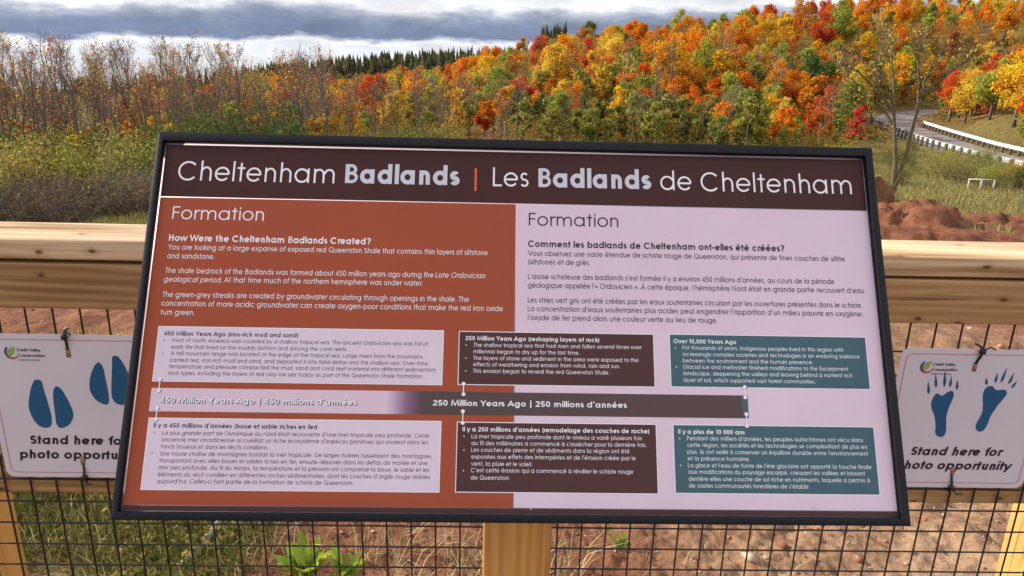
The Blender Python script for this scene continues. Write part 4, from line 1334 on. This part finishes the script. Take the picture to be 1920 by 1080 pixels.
def stroke(p, w):
    """quads along a polyline with mitred joints"""
    p = np.array(p, float)
    p = p[np.r_[True, np.hypot(*np.diff(p, axis=0).T) > 1e-5]]
    closed = len(p) > 3 and np.hypot(*(p[0] - p[-1])) < 1e-6
    if closed: p = p[:-1]
    m = len(p)
    seg = (np.roll(p, -1, 0) - p) if closed else np.diff(p, axis=0)
    seg = seg / (np.linalg.norm(seg, axis=1)[:, None] + 1e-12)
    nn = np.stack([-seg[:, 1], seg[:, 0]], 1)
    if closed: a = np.roll(nn, 1, 0); b = nn
    else: a = np.vstack([nn[:1], nn]); b = np.vstack([nn, nn[-1:]])
    mt = a + b; ln = np.linalg.norm(mt, axis=1)[:, None]; mt = mt / np.maximum(ln, 1e-6)
    k = 1 / np.maximum((mt * b).sum(1), .45)
    o = mt * (k * w / 2)[:, None]
    v = np.stack([p + o, p - o], 1).reshape(-1, 2)
    idx = [(2 * i, 2 * i + 1, 2 * ((i + 1) % m) + 1, 2 * ((i + 1) % m)) for i in range(m if closed else m - 1)]
    return v, np.array(idx)


_GC = {}


def text_mesh(lines, z):
    """lines: (text, u0, u1 or None, v, size, pen, slant, detail)"""
    V = []; Q = []; k0 = 0
    for text, u0, u1, vb, size, pen, slant, n in lines:
        gl = []
        x = 0.0
        for ch in text:
            key = (ch, pen, n)
            if key not in _GC:
                w, ps = glyph(ch, pen, n)
                _GC[key] = (w, [stroke(p[2], p[1]) if p[0] == 'pen' else stroke(p, pen) for p in ps])
            w, ps = _GC[key]
            gl.append((x, ps)); x += w
        ink = [(gx + p[0][:, 0].min(), gx + p[0][:, 0].max()) for gx, ps in gl for p in ps]
        a = min(i[0] for i in ink); b = max(i[1] for i in ink)
        sx = size if u1 is None else (u1 - u0) / (b - a)
        for gx, ps in gl:
            for j, (v, q) in enumerate(ps):
                xx = (v[:, 0] + gx - a) * sx + v[:, 1] * size * slant
                V.append(np.c_[u0 + xx, vb + v[:, 1] * size, np.full(len(v), z + .00002 * j)]); Q.append(q + k0); k0 += len(v)
    return np.vstack(V), np.vstack(Q)


def lettering(name, lines, z, mat, parent):
    v, q = text_mesh(lines, z)
    o = obj(name, mesh_np(name, v, q, None, mat), parent)
    return o


def sheet(name, u0, u1, v0, v1, z, mat, parent):
    return obj(name, mesh_np(name, [(u0, v0, z), (u1, v0, z), (u1, v1, z), (u0, v1, z)], [(0, 1, 2, 3)], None, mat), parent)


def smooth_poly(pts, n=5):
    """closed Catmull-Rom curve through the points"""
    p = np.array(pts, float); out = []
    m = len(p)
    for i in range(m):
        a, b, c, d = p[i - 1], p[i], p[(i + 1) % m], p[(i + 2) % m]
        for k in range(n):
            t = k / n
            out.append(.5 * ((2 * b) + (c - a) * t + (2 * a - 5 * b + 4 * c - d) * t * t + (3 * b - a - 3 * c + d) * t ** 3))
    return np.array(out)


def poly_mesh(name, polys, z, mat):
    bm = bmesh.new()
    for p in polys:
        vs = [bm.verts.new((q[0], q[1], z)) for q in p]
        f = bm.faces.new(vs)
        if f.calc_area() and f.normal.z < 0: f.normal_flip()
    bm.normal_update()
    for f in bm.faces:
        if f.normal.z < 0: f.normal_flip()
    bmesh.ops.triangulate(bm, faces=bm.faces)
    me = bpy.data.meshes.new(name); bm.to_mesh(me); bm.free()
    me.materials.append(mat)
    return me


INK_DARK = print_mat("ink_charcoal", (.030, .024, .030))
INK_WHITE = print_mat("ink_white", (.84, .82, .86))
INK_GREY = print_mat("ink_pale_grey", (.60, .61, .68))
INK_BODY = print_mat("ink_body_grey", (.10, .07, .09))
INK_ORANGE = print_mat("ink_orange", (.80, .13, .06))
P_EDGE = print_mat("print_edge", (.55, .47, .55))
P_HEAD = print_mat("print_maroon", (.062, .021, .020))
P_RUST = print_mat("print_rust", (.36, .078, .036))
P_LAV = print_mat("print_lavender", (.72, .56, .66))
P_BOX = print_mat("print_pale_box", (.72, .60, .70))
P_BROWN = print_mat("print_brown", (.085, .036, .035))
P_TEAL = print_mat("print_teal", (.060, .125, .150))

# ------------------------------------------------------------------ photo-spot signs on the mesh
M_PLATE = print_mat("sign_plate", (.60, .56, .63), .45, .03)
INK_BLUE = print_mat("ink_blue", (.022, .095, .21), .45)
INK_RED = print_mat("ink_red_line", (.50, .07, .08), .45)
INK_GREEN = print_mat("ink_leaf_green", (.24, .37, .05), .45)
INK_NAVY = print_mat("ink_navy", (.03, .07, .22), .45)


def rounded(w, r, n=8):
    out = []
    for cx, cy, a0 in ((w - r, w - r, 0), (-w + r, w - r, 90), (-w + r, -w + r, 180), (w - r, -w + r, 270)):
        out += [(cx + r * math.cos(math.radians(a0 + 90 * i / n)), cy + r * math.sin(math.radians(a0 + 90 * i / n))) for i in range(n + 1)]
    return out


def photo_sign(u, label, prints_, tilt, ties):
    fm = Matrix.Translation(F_ORG) @ Matrix.Rotation(F_ANG, 4, 'Z')
    base = fm @ Vector((u, -.0035, .7477))
    t = thing("photo_spot_sign", label, "sign", base)
    # local axes: x along the fence, y up, z towards the viewer
    t.rotation_euler = (math.radians(90), 0, F_ANG + math.radians(tilt))
    t.rotation_euler = Matrix.Rotation(F_ANG, 3, 'Z').to_4x4().to_euler()
    t.matrix_world = Matrix.Translation(base) @ Matrix.Rotation(F_ANG, 4, 'Z') @ Matrix.Rotation(math.radians(90), 4, 'X') @ Matrix.Rotation(math.radians(tilt), 4, 'Z')
    bm = bmesh.new()
    vs = [bm.verts.new((x, y, .0)) for x, y in rounded(.1525, .016)]
    f = bm.faces.new(vs)
    if f.normal.z < 0: f.normal_flip()
    r = bmesh.ops.extrude_face_region(bm, geom=[f])
    for g in r['geom']:
        if isinstance(g, bmesh.types.BMVert): g.co.z += .0016
    bmesh.ops.recalc_face_normals(bm, faces=bm.faces)
    me = bpy.data.meshes.new("plate"); bm.to_mesh(me); bm.free(); me.materials.append(M_PLATE)
    plate = obj("plate", me, t)
    rr = rounded(.1415, .012); v, q = stroke(rr + rr[:1], .0011)
    obj("border", mesh_np("border", np.c_[v, np.full(len(v), .0021)], q, None, INK_RED), t)
    for k, p in enumerate(prints_):
        nm = "hoof_print" if len(prints_) == 4 else ("paw_print" if k < 2 else "claw_print")
        obj(nm, poly_mesh(nm, [smooth_poly(p)], .0021, INK_BLUE), t)
    lettering("lettering", [("Stand here for", -.095, .0935, -.0785, .0262, .155, .16, 12), ("photo opportunity", -.120, .1185, -.1105, .0262, .155, .16, 12)], .0023, INK_DARK, t)
    lettering("emblem_lettering", [("Credit Valley", -.087, -.043, .1175, .0082, .13, 0, 8), ("Conservation", -.087, -.037, .1065, .0082, .13, 0, 8)], .0023, INK_DARK, t)
    lettering("emblem_lettering", [("inspired by nature", -.087, -.047, .0985, .0052, .10, 0, 6)], .0023, INK_NAVY, t)
    leaf = [(-.0990, .1235), (-.0905, .1265), (-.0925, .1160), (-.0990, .1085), (-.1060, .1085), (-.1060, .1165)]
    obj("emblem_leaf", poly_mesh("emblem_leaf", [smooth_poly(leaf)], .0022, INK_GREEN), t)
    vn = np.array([(-.1055, .1090), (-.098, .1165), (-.0915, .1250)]); v, q = stroke(vn, .0007)
    obj("emblem_vein", mesh_np("emblem_vein", np.c_[v, np.full(len(v), .0025)], q, None, M_PLATE), t)
    def cres(a0, a1, r0, w):
        o = arc(-.0975, .1150, r0, r0, a0, a1, 24); i = arc(-.0965, .1155, r0 - w, r0 - w, a1, a0, 24); return o + i
    obj("emblem_blue_arc", poly_mesh("emblem_blue_arc", [cres(125, 235, .0135, .0032)], .0022, INK_NAVY), t)
    obj("emblem_red_arc", poly_mesh("emblem_red_arc", [cres(225, 318, .0140, .0035)], .0022, INK_RED), t)
    for (x, y, s, lean) in ties:
        k = MB()
        k.tube([(x, y - .026 * s, .002), (x + lean, y - .010 * s, .005), (x + lean, y + .002 * s, .008), (x + lean * .4, y + .010 * s, .004), (x - lean * .3, y + .012 * s, -.008)], .0024, 6)
        k.box(x + lean - .0045, x + lean + .0045, y + .001 * s - .004, y + .001 * s + .004, .004, .011)
        k.tube([(x + lean, y + .003 * s, .008), (x + lean + .010, y + .013 * s, .013), (x + lean + .018, y + .009 * s, .017)], .0017, 5)
        k.build("cable_tie", M_TIE, t)
        MB().box(x - .0042, x + .0042, y - .034 * s - .008, y - .034 * s + .010, .0017, .0027).build("hole", plain_mat("hole_wood", (.30, .17, .10), .8), t)


HOOF = [[(-0.0586, 0.0597), (-0.0650, 0.0573), (-0.0734, 0.0423), (-0.0813, 0.0188), (-0.0847, -0.0014), (-0.0811, -0.0216), (-0.0731, -0.0369), (-0.0604, -0.0429), (-0.0509, -0.0400), (-0.0462, -0.0313), (-0.0447, -0.0143), (-0.0469, 0.0127), (-0.0501, 0.0393), (-0.0513, 0.0558)],
        [(-0.0261, 0.0457), (-0.0313, 0.0396), (-0.0348, 0.0229), (-0.0366, -0.0074), (-0.0374, -0.0312), (-0.0338, -0.0414), (-0.0254, -0.0420), (-0.0121, -0.0342), (-0.0031, -0.0187), (-0.0022, -0.0052), (-0.0073, 0.0167), (-0.0147, 0.0366), (-0.0209, 0.0448)],
        [(0.0626, 0.0970), (0.0545, 0.0919), (0.0445, 0.0738), (0.0386, 0.0540), (0.0377, 0.0374), (0.0443, 0.0208), (0.0550, 0.0116), (0.0637, 0.0090), (0.0699, 0.0145), (0.0715, 0.0346), (0.0703, 0.0611), (0.0686, 0.0873)],
        [(0.0941, 0.1111), (0.0885, 0.1071), (0.0858, 0.0876), (0.0802, 0.0547), (0.0772, 0.0280), (0.0811, 0.0147), (0.0908, 0.0088), (0.1033, 0.0117), (0.1158, 0.0203), (0.1208, 0.0354), (0.1185, 0.0487), (0.1145, 0.0750), (0.1071, 0.0977), (0.0998, 0.1099)]]
PAW = [[(-0.0692, 0.0570), (-0.0742, 0.0410), (-0.0714, 0.0268), (-0.0620, 0.0091), (-0.0553, -0.0125), (-0.0534, -0.0270), (-0.0475, -0.0350), (-0.0388, -0.0370), (-0.0332, -0.0322), (-0.0325, -0.0194), (-0.0376, 0.0058), (-0.0371, 0.0273), (-0.0324, 0.0523), (-0.0354, 0.0621), (-0.0429, 0.0637), (-0.0555, 0.0537), (-0.0627, 0.0571)],
       [(0.0358, 0.0762), (0.0272, 0.0708), (0.0254, 0.0567), (0.0301, 0.0355), (0.0323, 0.0177), (0.0265, -0.0040), (0.0262, -0.0149), (0.0330, -0.0232), (0.0427, -0.0220), (0.0482, -0.0091), (0.0516, 0.0126), (0.0611, 0.0360), (0.0720, 0.0575), (0.0688, 0.0673), (0.0603, 0.0685), (0.0491, 0.0677), (0.0428, 0.0739)]]
for x0, y0, x1, y1 in [(-0.0890, 0.0829, -0.0832, 0.0568), (-0.0776, 0.0988, -0.0714, 0.0710), (-0.0606, 0.1077, -0.0551, 0.0723), (-0.0456, 0.0958, -0.0441, 0.0725), (-0.0322, 0.0873, -0.0290, 0.0671), (0.0238, 0.0935, 0.0278, 0.0785), (0.0441, 0.1042, 0.0439, 0.0834), (0.0601, 0.1149, 0.0553, 0.0835), (0.0773, 0.1048, 0.0712, 0.0810), (0.0869, 0.0875, 0.0789, 0.0727)]:
    a = np.array([x0, y0]); b = np.array([x1, y1]); d = b - a; nrm = np.array([-d[1], d[0]]) / np.linalg.norm(d)
    PAW.append([tuple(a), tuple(a + d * .35 + nrm * .0018), tuple(a + d * .72 + nrm * .0030), tuple(b), tuple(a + d * .72 - nrm * .0026), tuple(a + d * .35 - nrm * .0016)])
photo_sign(-.2736, "white square photo-spot sign with blue hoof prints, tied to the mesh", HOOF, 0.0, [(.008, .149, 1, .001), (.001, -.149, -1, .001)])
photo_sign(1.477, "white square photo-spot sign with blue clawed paw prints, tied to the mesh", PAW, 0.0, [(-.004, .149, 1, .005), (.000, -.149, -1, .002)])

# ------------------------------------------------------------------ the information board
B_BASE = Vector((.018, 1.0175, 0.0))
_n = Vector((.0258, -.864, .5028)).normalized(); _u = Vector((.9996, .0298, 0)).normalized(); _v = _n.cross(_u)
B_MAT = Matrix(((_u.x, _v.x, _n.x, .0084), (_u.y, _v.y, _n.y, .9602), (_u.z, _v.z, _n.z, 1.0678), (0, 0, 0, 1)))


def build_board():
    b = thing("information_board", "wide tilted bilingual information board in a black frame on a wooden post", "sign", B_BASE)
    loc = Matrix.Translation(-B_BASE) @ B_MAT

    def put(o):
        o.matrix_local = loc; return o
    # panel slab
    pn = put(MB().box(-.5095, .5095, -.2555, .2555, -.010, 0).build("panel", P_EDGE, b))
    # mitred frame
    ou = (-.5155, .5182, -.2640, .2668); iu = (-.5078, .5078, -.2538, .2538); zt = .010; zb = -.016
    o4 = [(ou[0], ou[2]), (ou[1], ou[2]), (ou[1], ou[3]), (ou[0], ou[3])]; i4 = [(iu[0], iu[2]), (iu[1], iu[2]), (iu[1], iu[3]), (iu[0], iu[3])]
    fr = MB()
    for k in range(4):
        m = (k + 1) % 4
        P = [(*o4[k], zt), (*o4[m], zt), (*i4[m], zt), (*i4[k], zt), (*o4[k], zb), (*o4[m], zb), (*i4[m], zb), (*i4[k], zb)]
        fr.add(P, [(0, 1, 2, 3), (4, 7, 6, 5), (0, 4, 5, 1), (3, 2, 6, 7)])
    put(fr.build("frame", M_FRAME, b, bevel=.0006))
    # post with a slanted top, against the back of the panel
    w = .0525; y0, y1 = -.0525, .0525
    def top(y): return 1.0678 + (y + B_BASE.y - .9602) / .5028 * .864 - .045
    pv = [(-w, y0, -.3), (w, y0, -.3), (w, y1, -.3), (-w, y1, -.3), (-w, y0, top(y0)), (w, y0, top(y0)), (w, y1, top(y1)), (-w, y1, top(y1))]
    MB().add(pv, [(0, 3, 2, 1), (4, 5, 6, 7), (0, 1, 5, 4), (1, 2, 6, 5), (2, 3, 7, 6), (3, 0, 4, 7)]).build("post", W_POST, b, bevel=.004)
    br = put(MB().box(-.11, .11, -.09, .13, -.026, -.0165).build("mounting_plate", M_FRAME, b))
    P = pn
    Z1, Z2, Z3, Z4 = .00025, .00045, .00045, .0006
    sheet("title_band", -.5060, .5064, .1731, .2514, Z1, P_HEAD, P)
    sheet("rust_field", -.5060, -.0034, -.2459, .1719, Z1, P_RUST, P)
    sheet("lavender_field", -.0024, .5068, -.2456, .1719, Z1, P_LAV, P)
    sheet("bottom_band", -.5060, .5068, -.2530, -.2464, Z1, P_BROWN, P)

    def box(name, u0, u1, v1, v0, fill, edge=.0011):
        sheet("text_box_border", u0, u1, v0, v1, Z2 - .0001, INK_WHITE, P)
        return sheet(name, u0 + edge, u1 - edge, v0 + edge, v1 - edge, Z2, fill, P)
    box("text_box", -.4874, -.1005, -.0123, -.0873, P_BOX)
    box("text_box", -.4862, -.1000, -.1349, -.2273, P_BOX)
    box("text_box", -.0799, .1892, -.0128, -.0865, P_BROWN)
    box("text_box", -.0795, .1889, -.1355, -.2270, P_BROWN)
    box("text_box", .2103, .4868, -.0123, -.0859, P_TEAL)
    box("text_box", .2108, .4863, -.1356, -.2259, P_TEAL)
    # timeline bar: printed blend from lavender through purple to brown
    m, N, L, Bs = new_mat("print_timeline")
    tc = N.new('ShaderNodeTexCoord'); sp = N.new('ShaderNodeSeparateXYZ'); L.new(tc.outputs['Object'], sp.inputs[0])
    mr = N.new('ShaderNodeMapRange'); mr.inputs[1].default_value = -.50; mr.inputs[2].default_value = .50; L.new(sp.outputs[0], mr.inputs[0])
    r = ramp_node(N, L, mr.outputs[0], [(.325, (.70, .53, .62)), (.336, (.50, .36, .50)), (.352, (.25, .12, .22)), (.372, (.085, .05, .05)), (.80, (.085, .045, .044))])
    L.new(r.outputs[0], Bs.inputs['Base Color']); Bs.inputs['Roughness'].default_value = .38; Bs.inputs['Specular IOR Level'].default_value = .35
    sheet("timeline_bar", -.4870, .3075, -.1266, -.0958, Z2, m, P)
    sheet("timeline_end", .3076, .3154, -.1266, -.0958, Z2, P_TEAL, P)
    obj("title_divider", mesh_np("title_divider", [(-.0632, .1907, Z3), (-.0602, .1907, Z3), (-.0602, .2253, Z3), (-.0632, .2253, Z3)], [(0, 1, 2, 3)], None, INK_ORANGE), P)
    # connectors between boxes and bar
    for u, va, vb in ((-.4769, -.0841, -.0991), (-.4765, -.1218, -.1368), (-.0717, -.0850, -.0990), (-.0718, -.1218, -.1371), (.3120, -.0844, -.0983), (.3121, -.1211, -.1367)):
        for (mat, du, dv, z) in ((INK_BODY, .0009, -.0007, .0007), (INK_WHITE, 0, 0, .0008)):
            pl = [arc(u + du, v + dv, .0026, .0026, 0, 360, 10)[:-1] for v in (va, vb)]
            pl.append([(u + du - .0007, vb + dv), (u + du + .0007, vb + dv), (u + du + .0007, va + dv), (u + du - .0007, va + dv)])
            me = poly_mesh("connector", pl[:2], z, mat)
            if mat is INK_WHITE:
                bm = bmesh.new(); bm.from_mesh(me)
                f = bm.faces.new([bm.verts.new((x, y, z + .0001)) for x, y in pl[2]])
                bm.normal_update(); bm.to_mesh(me); bm.free()
            obj("connector_shadow" if mat is INK_BODY else "connector", me, P)
    ST = {  # style: size, pen, slant, detail, ink
        'H1': (.0400, .070, 0, 22, INK_WHITE), 'H2': (.0400, .160, 0, 22, INK_GREY),
        'FW': (.0262, .068, 0, 18, INK_WHITE), 'FD': (.0262, .068, 0, 18, INK_DARK),
        'QW': (.0130, .135, 0, 12, INK_WHITE), 'QD': (.0130, .135, 0, 12, INK_DARK),
        'PW': (.0104, .080, 0, 9, INK_WHITE), 'IW': (.0104, .080, .17, 9, INK_WHITE), 'PD': (.0104, .080, 0, 9, INK_DARK),
        'C1': (.0104, .135, 0, 12, INK_WHITE), 'C2': (.0104, .135, 0, 12, INK_WHITE)}
    for k, ink in (('1', INK_DARK), ('2', INK_DARK), ('3', INK_WHITE), ('4', INK_WHITE), ('5', INK_WHITE), ('6', INK_WHITE)):
        ST['T' + k] = (.0080, .128, 0, 9, ink); ST['S' + k] = (.00745, .078, 0, 8, ink); ST['B' + k] = (.0150, .055, 0, 6, ink)
    blocks = {}
    names = {'H': 'title', 'F': 'heading', 'Q': 'subheading', 'P': 'body_text', 'I': 'body_text', 'C': 'timeline_text', 'T': 'box_text', 'S': 'box_text', 'B': 'box_text'}
    for row in BOARD_TEXT.strip().split('\n'):
        s, u0, u1, v, text = row.split('|'); u0 = float(u0); u1 = float(u1); v = float(v)
        text = text.replace('¦', '|')
        size, pen, sl, n, ink = ST[s]
        if text == '*':
            u0 -= .0008; u1 = None; v -= .27 * size
        else: v += .0002
        key = (names[s[0]], s[1:] + (str(len(blocks)) if s[0] == 'H' else ''), ink.name)
        blocks.setdefault(key, [ink, []])[1].append((text, u0, u1, v, size, pen, sl, n))
    for (nm, _, _), (ink, rows) in blocks.items():
        lettering(nm, rows, Z4, ink, P)
        if nm == 'timeline_text':
            k = .0012 if rows[0][1] < -.3 else .0005
            lettering("timeline_text_shadow", [(r[0], r[1] + k, r[2] + k, r[3] - k * .8, *r[4:]) for r in rows], Z4 - .0001, INK_DARK, P)
    # droplets and specks on the laminate
    rg = np.random.default_rng(12)
    pl = []
    for u, v in [(.02, -.247), (.14, -.243), (.33, -.240), (.395, -.242), (.08, .165), (.125, .118), (.28, .065), (.39, -.108), (.21, .13), (.45, .02)]:
        r_ = rg.uniform(.0009, .0019); a = rg.uniform(.7, 1.4)
        pl.append([(u + r_ * a * math.cos(t) * rg.uniform(.8, 1.2), v + r_ / a * math.sin(t) * rg.uniform(.8, 1.2)) for t in np.linspace(0, 2 * np.pi, 9)[:-1]])
    obj("specks", poly_mesh("specks", pl, .0008, print_mat("dried_drop", (.62, .52, .58), .3, .2)), P)
    return b


BOARD_TEXT = """
H1|-0.4851|-0.2635|0.1975|Cheltenham
H2|-0.2484|-0.0846|0.1984|Badlands
H1|-0.0368|0.0145|0.1983|Les
H2|0.0289|0.1926|0.1985|Badlands
H1|0.2058|0.2515|0.1980|de
H1|0.2649|0.4869|0.1975|Cheltenham
FW|-0.4861|-0.3587|0.1396|Formation
QW|-0.4870|-0.2070|0.1078|How Were the Cheltenham Badlands Created?
PW|-0.4867|-0.0424|0.0953|You are looking at a large expanse of exposed red Queenston Shale that contains thin layers of siltstone
PW|-0.4867|-0.4216|0.0826|and sandstone.
PW|-0.4867|-0.1175|0.0618|The shale bedrock of the Badlands was formed about 450 million years ago during the
IW|-0.1150|-0.0456|0.0619|Late Ordovician
IW|-0.4875|-0.4086|0.0494|geological period.
PW|-0.4055|-0.1316|0.0498|At that time much of the northern hemisphere was under water.
PW|-0.4867|-0.0672|0.0279|The green-grey streaks are created by groundwater circulating through openings in the shale. The
PW|-0.4867|-0.0199|0.0156|concentration of more acidic groundwater can create oxygen-poor conditions that make the red iron oxide
PW|-0.4867|-0.4406|0.0031|turn green.
FD|0.0153|0.1433|0.1404|Formation
QD|0.0144|0.3810|0.1088|Comment les badlands de Cheltenham ont-elles été créées?
PD|0.0146|0.4672|0.0958|Vous observez une vaste étendue de schiste rouge de Queenston, qui présente de fines couches de siltite
PD|0.0146|0.1020|0.0834|(siltstone) et de grès.
PD|0.0146|0.4489|0.0623|L'assise schisteuse des badlands s'est formée il y a environ 450 millions d'années, au cours de la période
PD|0.0146|0.4921|0.0497|géologique appelée l'« Ordovicien ». À cette époque, l'hémisphère Nord était en grande partie recouvert d'eau.
PD|0.0146|0.4863|0.0285|Les stries vert gris ont été créées par les eaux souterraines circulant par les ouvertures présentes dans le schiste.
PD|0.0146|0.4859|0.0162|La concentration d'eaux souterraines plus acides peut engendrer l'apparition d'un milieu pauvre en oxygène;
PD|0.0146|0.2791|0.0037|l'oxyde de fer prend alors une couleur verte au lieu de rouge.
T1|-0.4793|-0.2984|-0.0253|450 Million Years Ago (iron-rich mud and sand)
S1|-0.4671|-0.1216|-0.0342|Most of North America was covered by a shallow tropical sea. This ancient Ordovician sea was full of
S1|-0.4671|-0.2310|-0.0432|early life that lived on the muddy bottom and among the coral reefs.
S1|-0.4671|-0.1286|-0.0520|A tall mountain range was located at the edge of the tropical sea. Large rivers from the mountains
S1|-0.4671|-0.1196|-0.0610|carried red, iron-rich mud and sand, and deposited it into tidal deltas and the shallow sea. Over time,
S1|-0.4671|-0.1096|-0.0696|temperature and pressure compacted the mud, sand and coral reef material into different sedimentary
S1|-0.4671|-0.1269|-0.0785|rock types, including the layers of red clay we see today as part of the Queenston Shale Formation.
B1|-0.4775|-0.4775|-0.0317|*
B1|-0.4772|-0.4772|-0.0495|*
T2|-0.4784|-0.2647|-0.1478|Il y a 450 millions d'années (boue et sable riches en fer)
S2|-0.4661|-0.1161|-0.1573|La plus grande part de l'Amérique du Nord était recouverte d'une mer tropicale peu profonde. Cette
S2|-0.4661|-0.1170|-0.1660|ancienne mer orvodicienne accueillait un riche écosystème d'espèces primitives qui vivaient dans les
S2|-0.4661|-0.3264|-0.1748|fonds boueux et dans les récifs coralliens.
S2|-0.4661|-0.1111|-0.1839|Une haute chaîne de montagnes bordait la mer tropicale. De larges rivières ruisselaient des montagnes,
S2|-0.4661|-0.1169|-0.1927|transportant avec elles boues et sables riches en fer, ensuite déposés dans les deltas de marée et une
S2|-0.4661|-0.1142|-0.2015|mer peu profonde. Au fil du temps, la température et la pression ont compressé la boue, le sable et les
S2|-0.4661|-0.1131|-0.2104|éléments du récif corallien en différentes roches sédimentaires, dont les couches d'argile rouge visibles
S2|-0.4661|-0.2125|-0.2189|aujourd'hui. Celles-ci font partie de la formation de schiste de Queenston.
B2|-0.4767|-0.4767|-0.1539|*
B2|-0.4766|-0.4766|-0.1807|*
T3|-0.0715|0.1132|-0.0256|250 Million Years Ago (reshaping layers of rock)
S3|-0.0595|0.1723|-0.0346|The shallow tropical sea that had risen and fallen several times over
S3|-0.0595|0.0857|-0.0435|millennia began to dry up for the last time.
S3|-0.0595|0.1669|-0.0525|The layers of stone and sediment in the area were exposed to the
S3|-0.0595|0.1413|-0.0612|effects of weathering and erosion from wind, rain and sun.
S3|-0.0595|0.1265|-0.0701|This erosion began to reveal the red Queenston Shale.
B3|-0.0698|-0.0698|-0.0323|*
B3|-0.0697|-0.0697|-0.0500|*
B3|-0.0695|-0.0695|-0.0676|*
T4|-0.0715|0.1787|-0.1483|Il y a 250 millions d'années (remodelage des couches de roche)
S4|-0.0594|0.1685|-0.1574|La mer tropicale peu profonde dont le niveau a varié plusieurs fois
S4|-0.0594|0.1745|-0.1662|au fil des millénaires a commencé à s'assécher pour la dernière fois.
S4|-0.0594|0.1514|-0.1748|Les couches de pierre et de sédiments dans la région ont été
S4|-0.0594|0.1597|-0.1837|exposées aux effets des intempéries et de l'érosion créée par le
S4|-0.0594|0.0217|-0.1928|vent, la pluie et le soleil.
S4|-0.0594|0.1558|-0.2012|C'est cette érosion qui a commencé à révéler le schiste rouge
S4|-0.0594|-0.0080|-0.2106|de Queenston.
B4|-0.0696|-0.0696|-0.1548|*
B4|-0.0693|-0.0693|-0.1725|*
B4|-0.0693|-0.0693|-0.1991|*
T5|0.2165|0.3039|-0.0255|Over 10,000 Years Ago
S5|0.2285|0.4532|-0.0341|For thousands of years, Indigenous peoples lived in this region with
S5|0.2285|0.4755|-0.0431|increasingly complex societies and technologies in an enduring balance
S5|0.2285|0.4091|-0.0520|between the environment and the human presence.
S5|0.2285|0.4580|-0.0606|Glacial ice and meltwater finished modifications to the Escarpment
S5|0.2285|0.4628|-0.0695|landscape, deepening the valleys and leaving behind a nutrient rich
S5|0.2285|0.4105|-0.0786|layer of soil, which supported vast forest communities.
B5|0.2187|0.2187|-0.0319|*
B5|0.2188|0.2188|-0.0583|*
T6|0.2181|0.3084|-0.1482|Il y a plus de 10 000 ans
S6|0.2295|0.4692|-0.1567|Pendant des milliers d'années, les peuples autochtones ont vécu dans
S6|0.2295|0.4739|-0.1655|cette région, les sociétés et les technologies se complexifiant de plus en
S6|0.2295|0.4747|-0.1744|plus. Ils ont veillé à conserver un équilibre durable entre l'environnement
S6|0.2295|0.3133|-0.1831|et la présence humaine.
S6|0.2295|0.4776|-0.1920|La glace et l'eau de fonte de l'ère glaciaire ont apporté la touche finale
S6|0.2295|0.4679|-0.2004|aux modifications du paysage escarpé, creusant les vallées et laissant
S6|0.2295|0.4736|-0.2094|derrière elles une couche de sol riche en nutriments, laquelle a permis à
S6|0.2295|0.3912|-0.2182|de vastes communautés forestières de s'établir.
B6|0.2197|0.2197|-0.1544|*
B6|0.2195|0.2195|-0.1894|*
C1|-0.4751|-0.2138|-0.1155|450 Million Years Ago ¦ 450 millions d'années
C2|-0.1134|0.1494|-0.1148|250 Million Years Ago ¦ 250 millions d'années
"""
build_board()

# ------------------------------------------------------------------ labels of the plants
def label_plants():
    def column(px):
        if px < 300: return "left of board"
        if px < 640: return "over first title word"
        if px < 870: return "over first Badlands"
        if px < 1000: return "over orange bar"
        if px < 1230: return "over second Badlands"
        if px < 1430: return "over word de"
        if px < 1620: return "over last title word"
        return "right of board"
    kinds = {'maple_tree': 'maple', 'poplar_tree': 'poplar', 'sapling': 'sapling', 'cedar_tree': 'cedar', 'bare_tree': 'bare tree', 'shrub': 'shrub', 'brush_shrub': 'twiggy shrub'}
    leafy = {'bare_tree': '{}-leaved {}'}
    groups = {}
    for p in PLANTS:
        k = leafy.get(p['name'], '{} {}').format(p['colour'], kinds[p['name']])
        base = "{} {} {}".format(k, p['row'], column(p['px']))
        groups.setdefault(base, []).append(p)
    ords = ["leftmost", "second from left", "third from left", "fourth from left", "fifth from left", "sixth from left", "seventh from left", "eighth from left", "ninth from left", "tenth from left"]
    num = ["", "one", "two", "three", "four", "five", "six", "seven", "eight", "nine", "ten"]
    for base, ps in groups.items():
        ps.sort(key=lambda p: p['px'])
        for i, p in enumerate(ps):
            lab = base
            if len(ps) == 2: lab = ("left of two: " if i == 0 else "right of two: ") + base
            elif len(ps) > 2:
                lab = ("rightmost: " if i == len(ps) - 1 else ords[min(i, 9)] + ": ") + base
            p['o']["label"] = lab
            p['o']["category"] = {'maple_tree': 'maple tree', 'poplar_tree': 'poplar', 'sapling': 'sapling', 'cedar_tree': 'cedar tree', 'bare_tree': 'bare tree', 'shrub': 'shrub', 'brush_shrub': 'brush'}[p['name']]


label_plants()
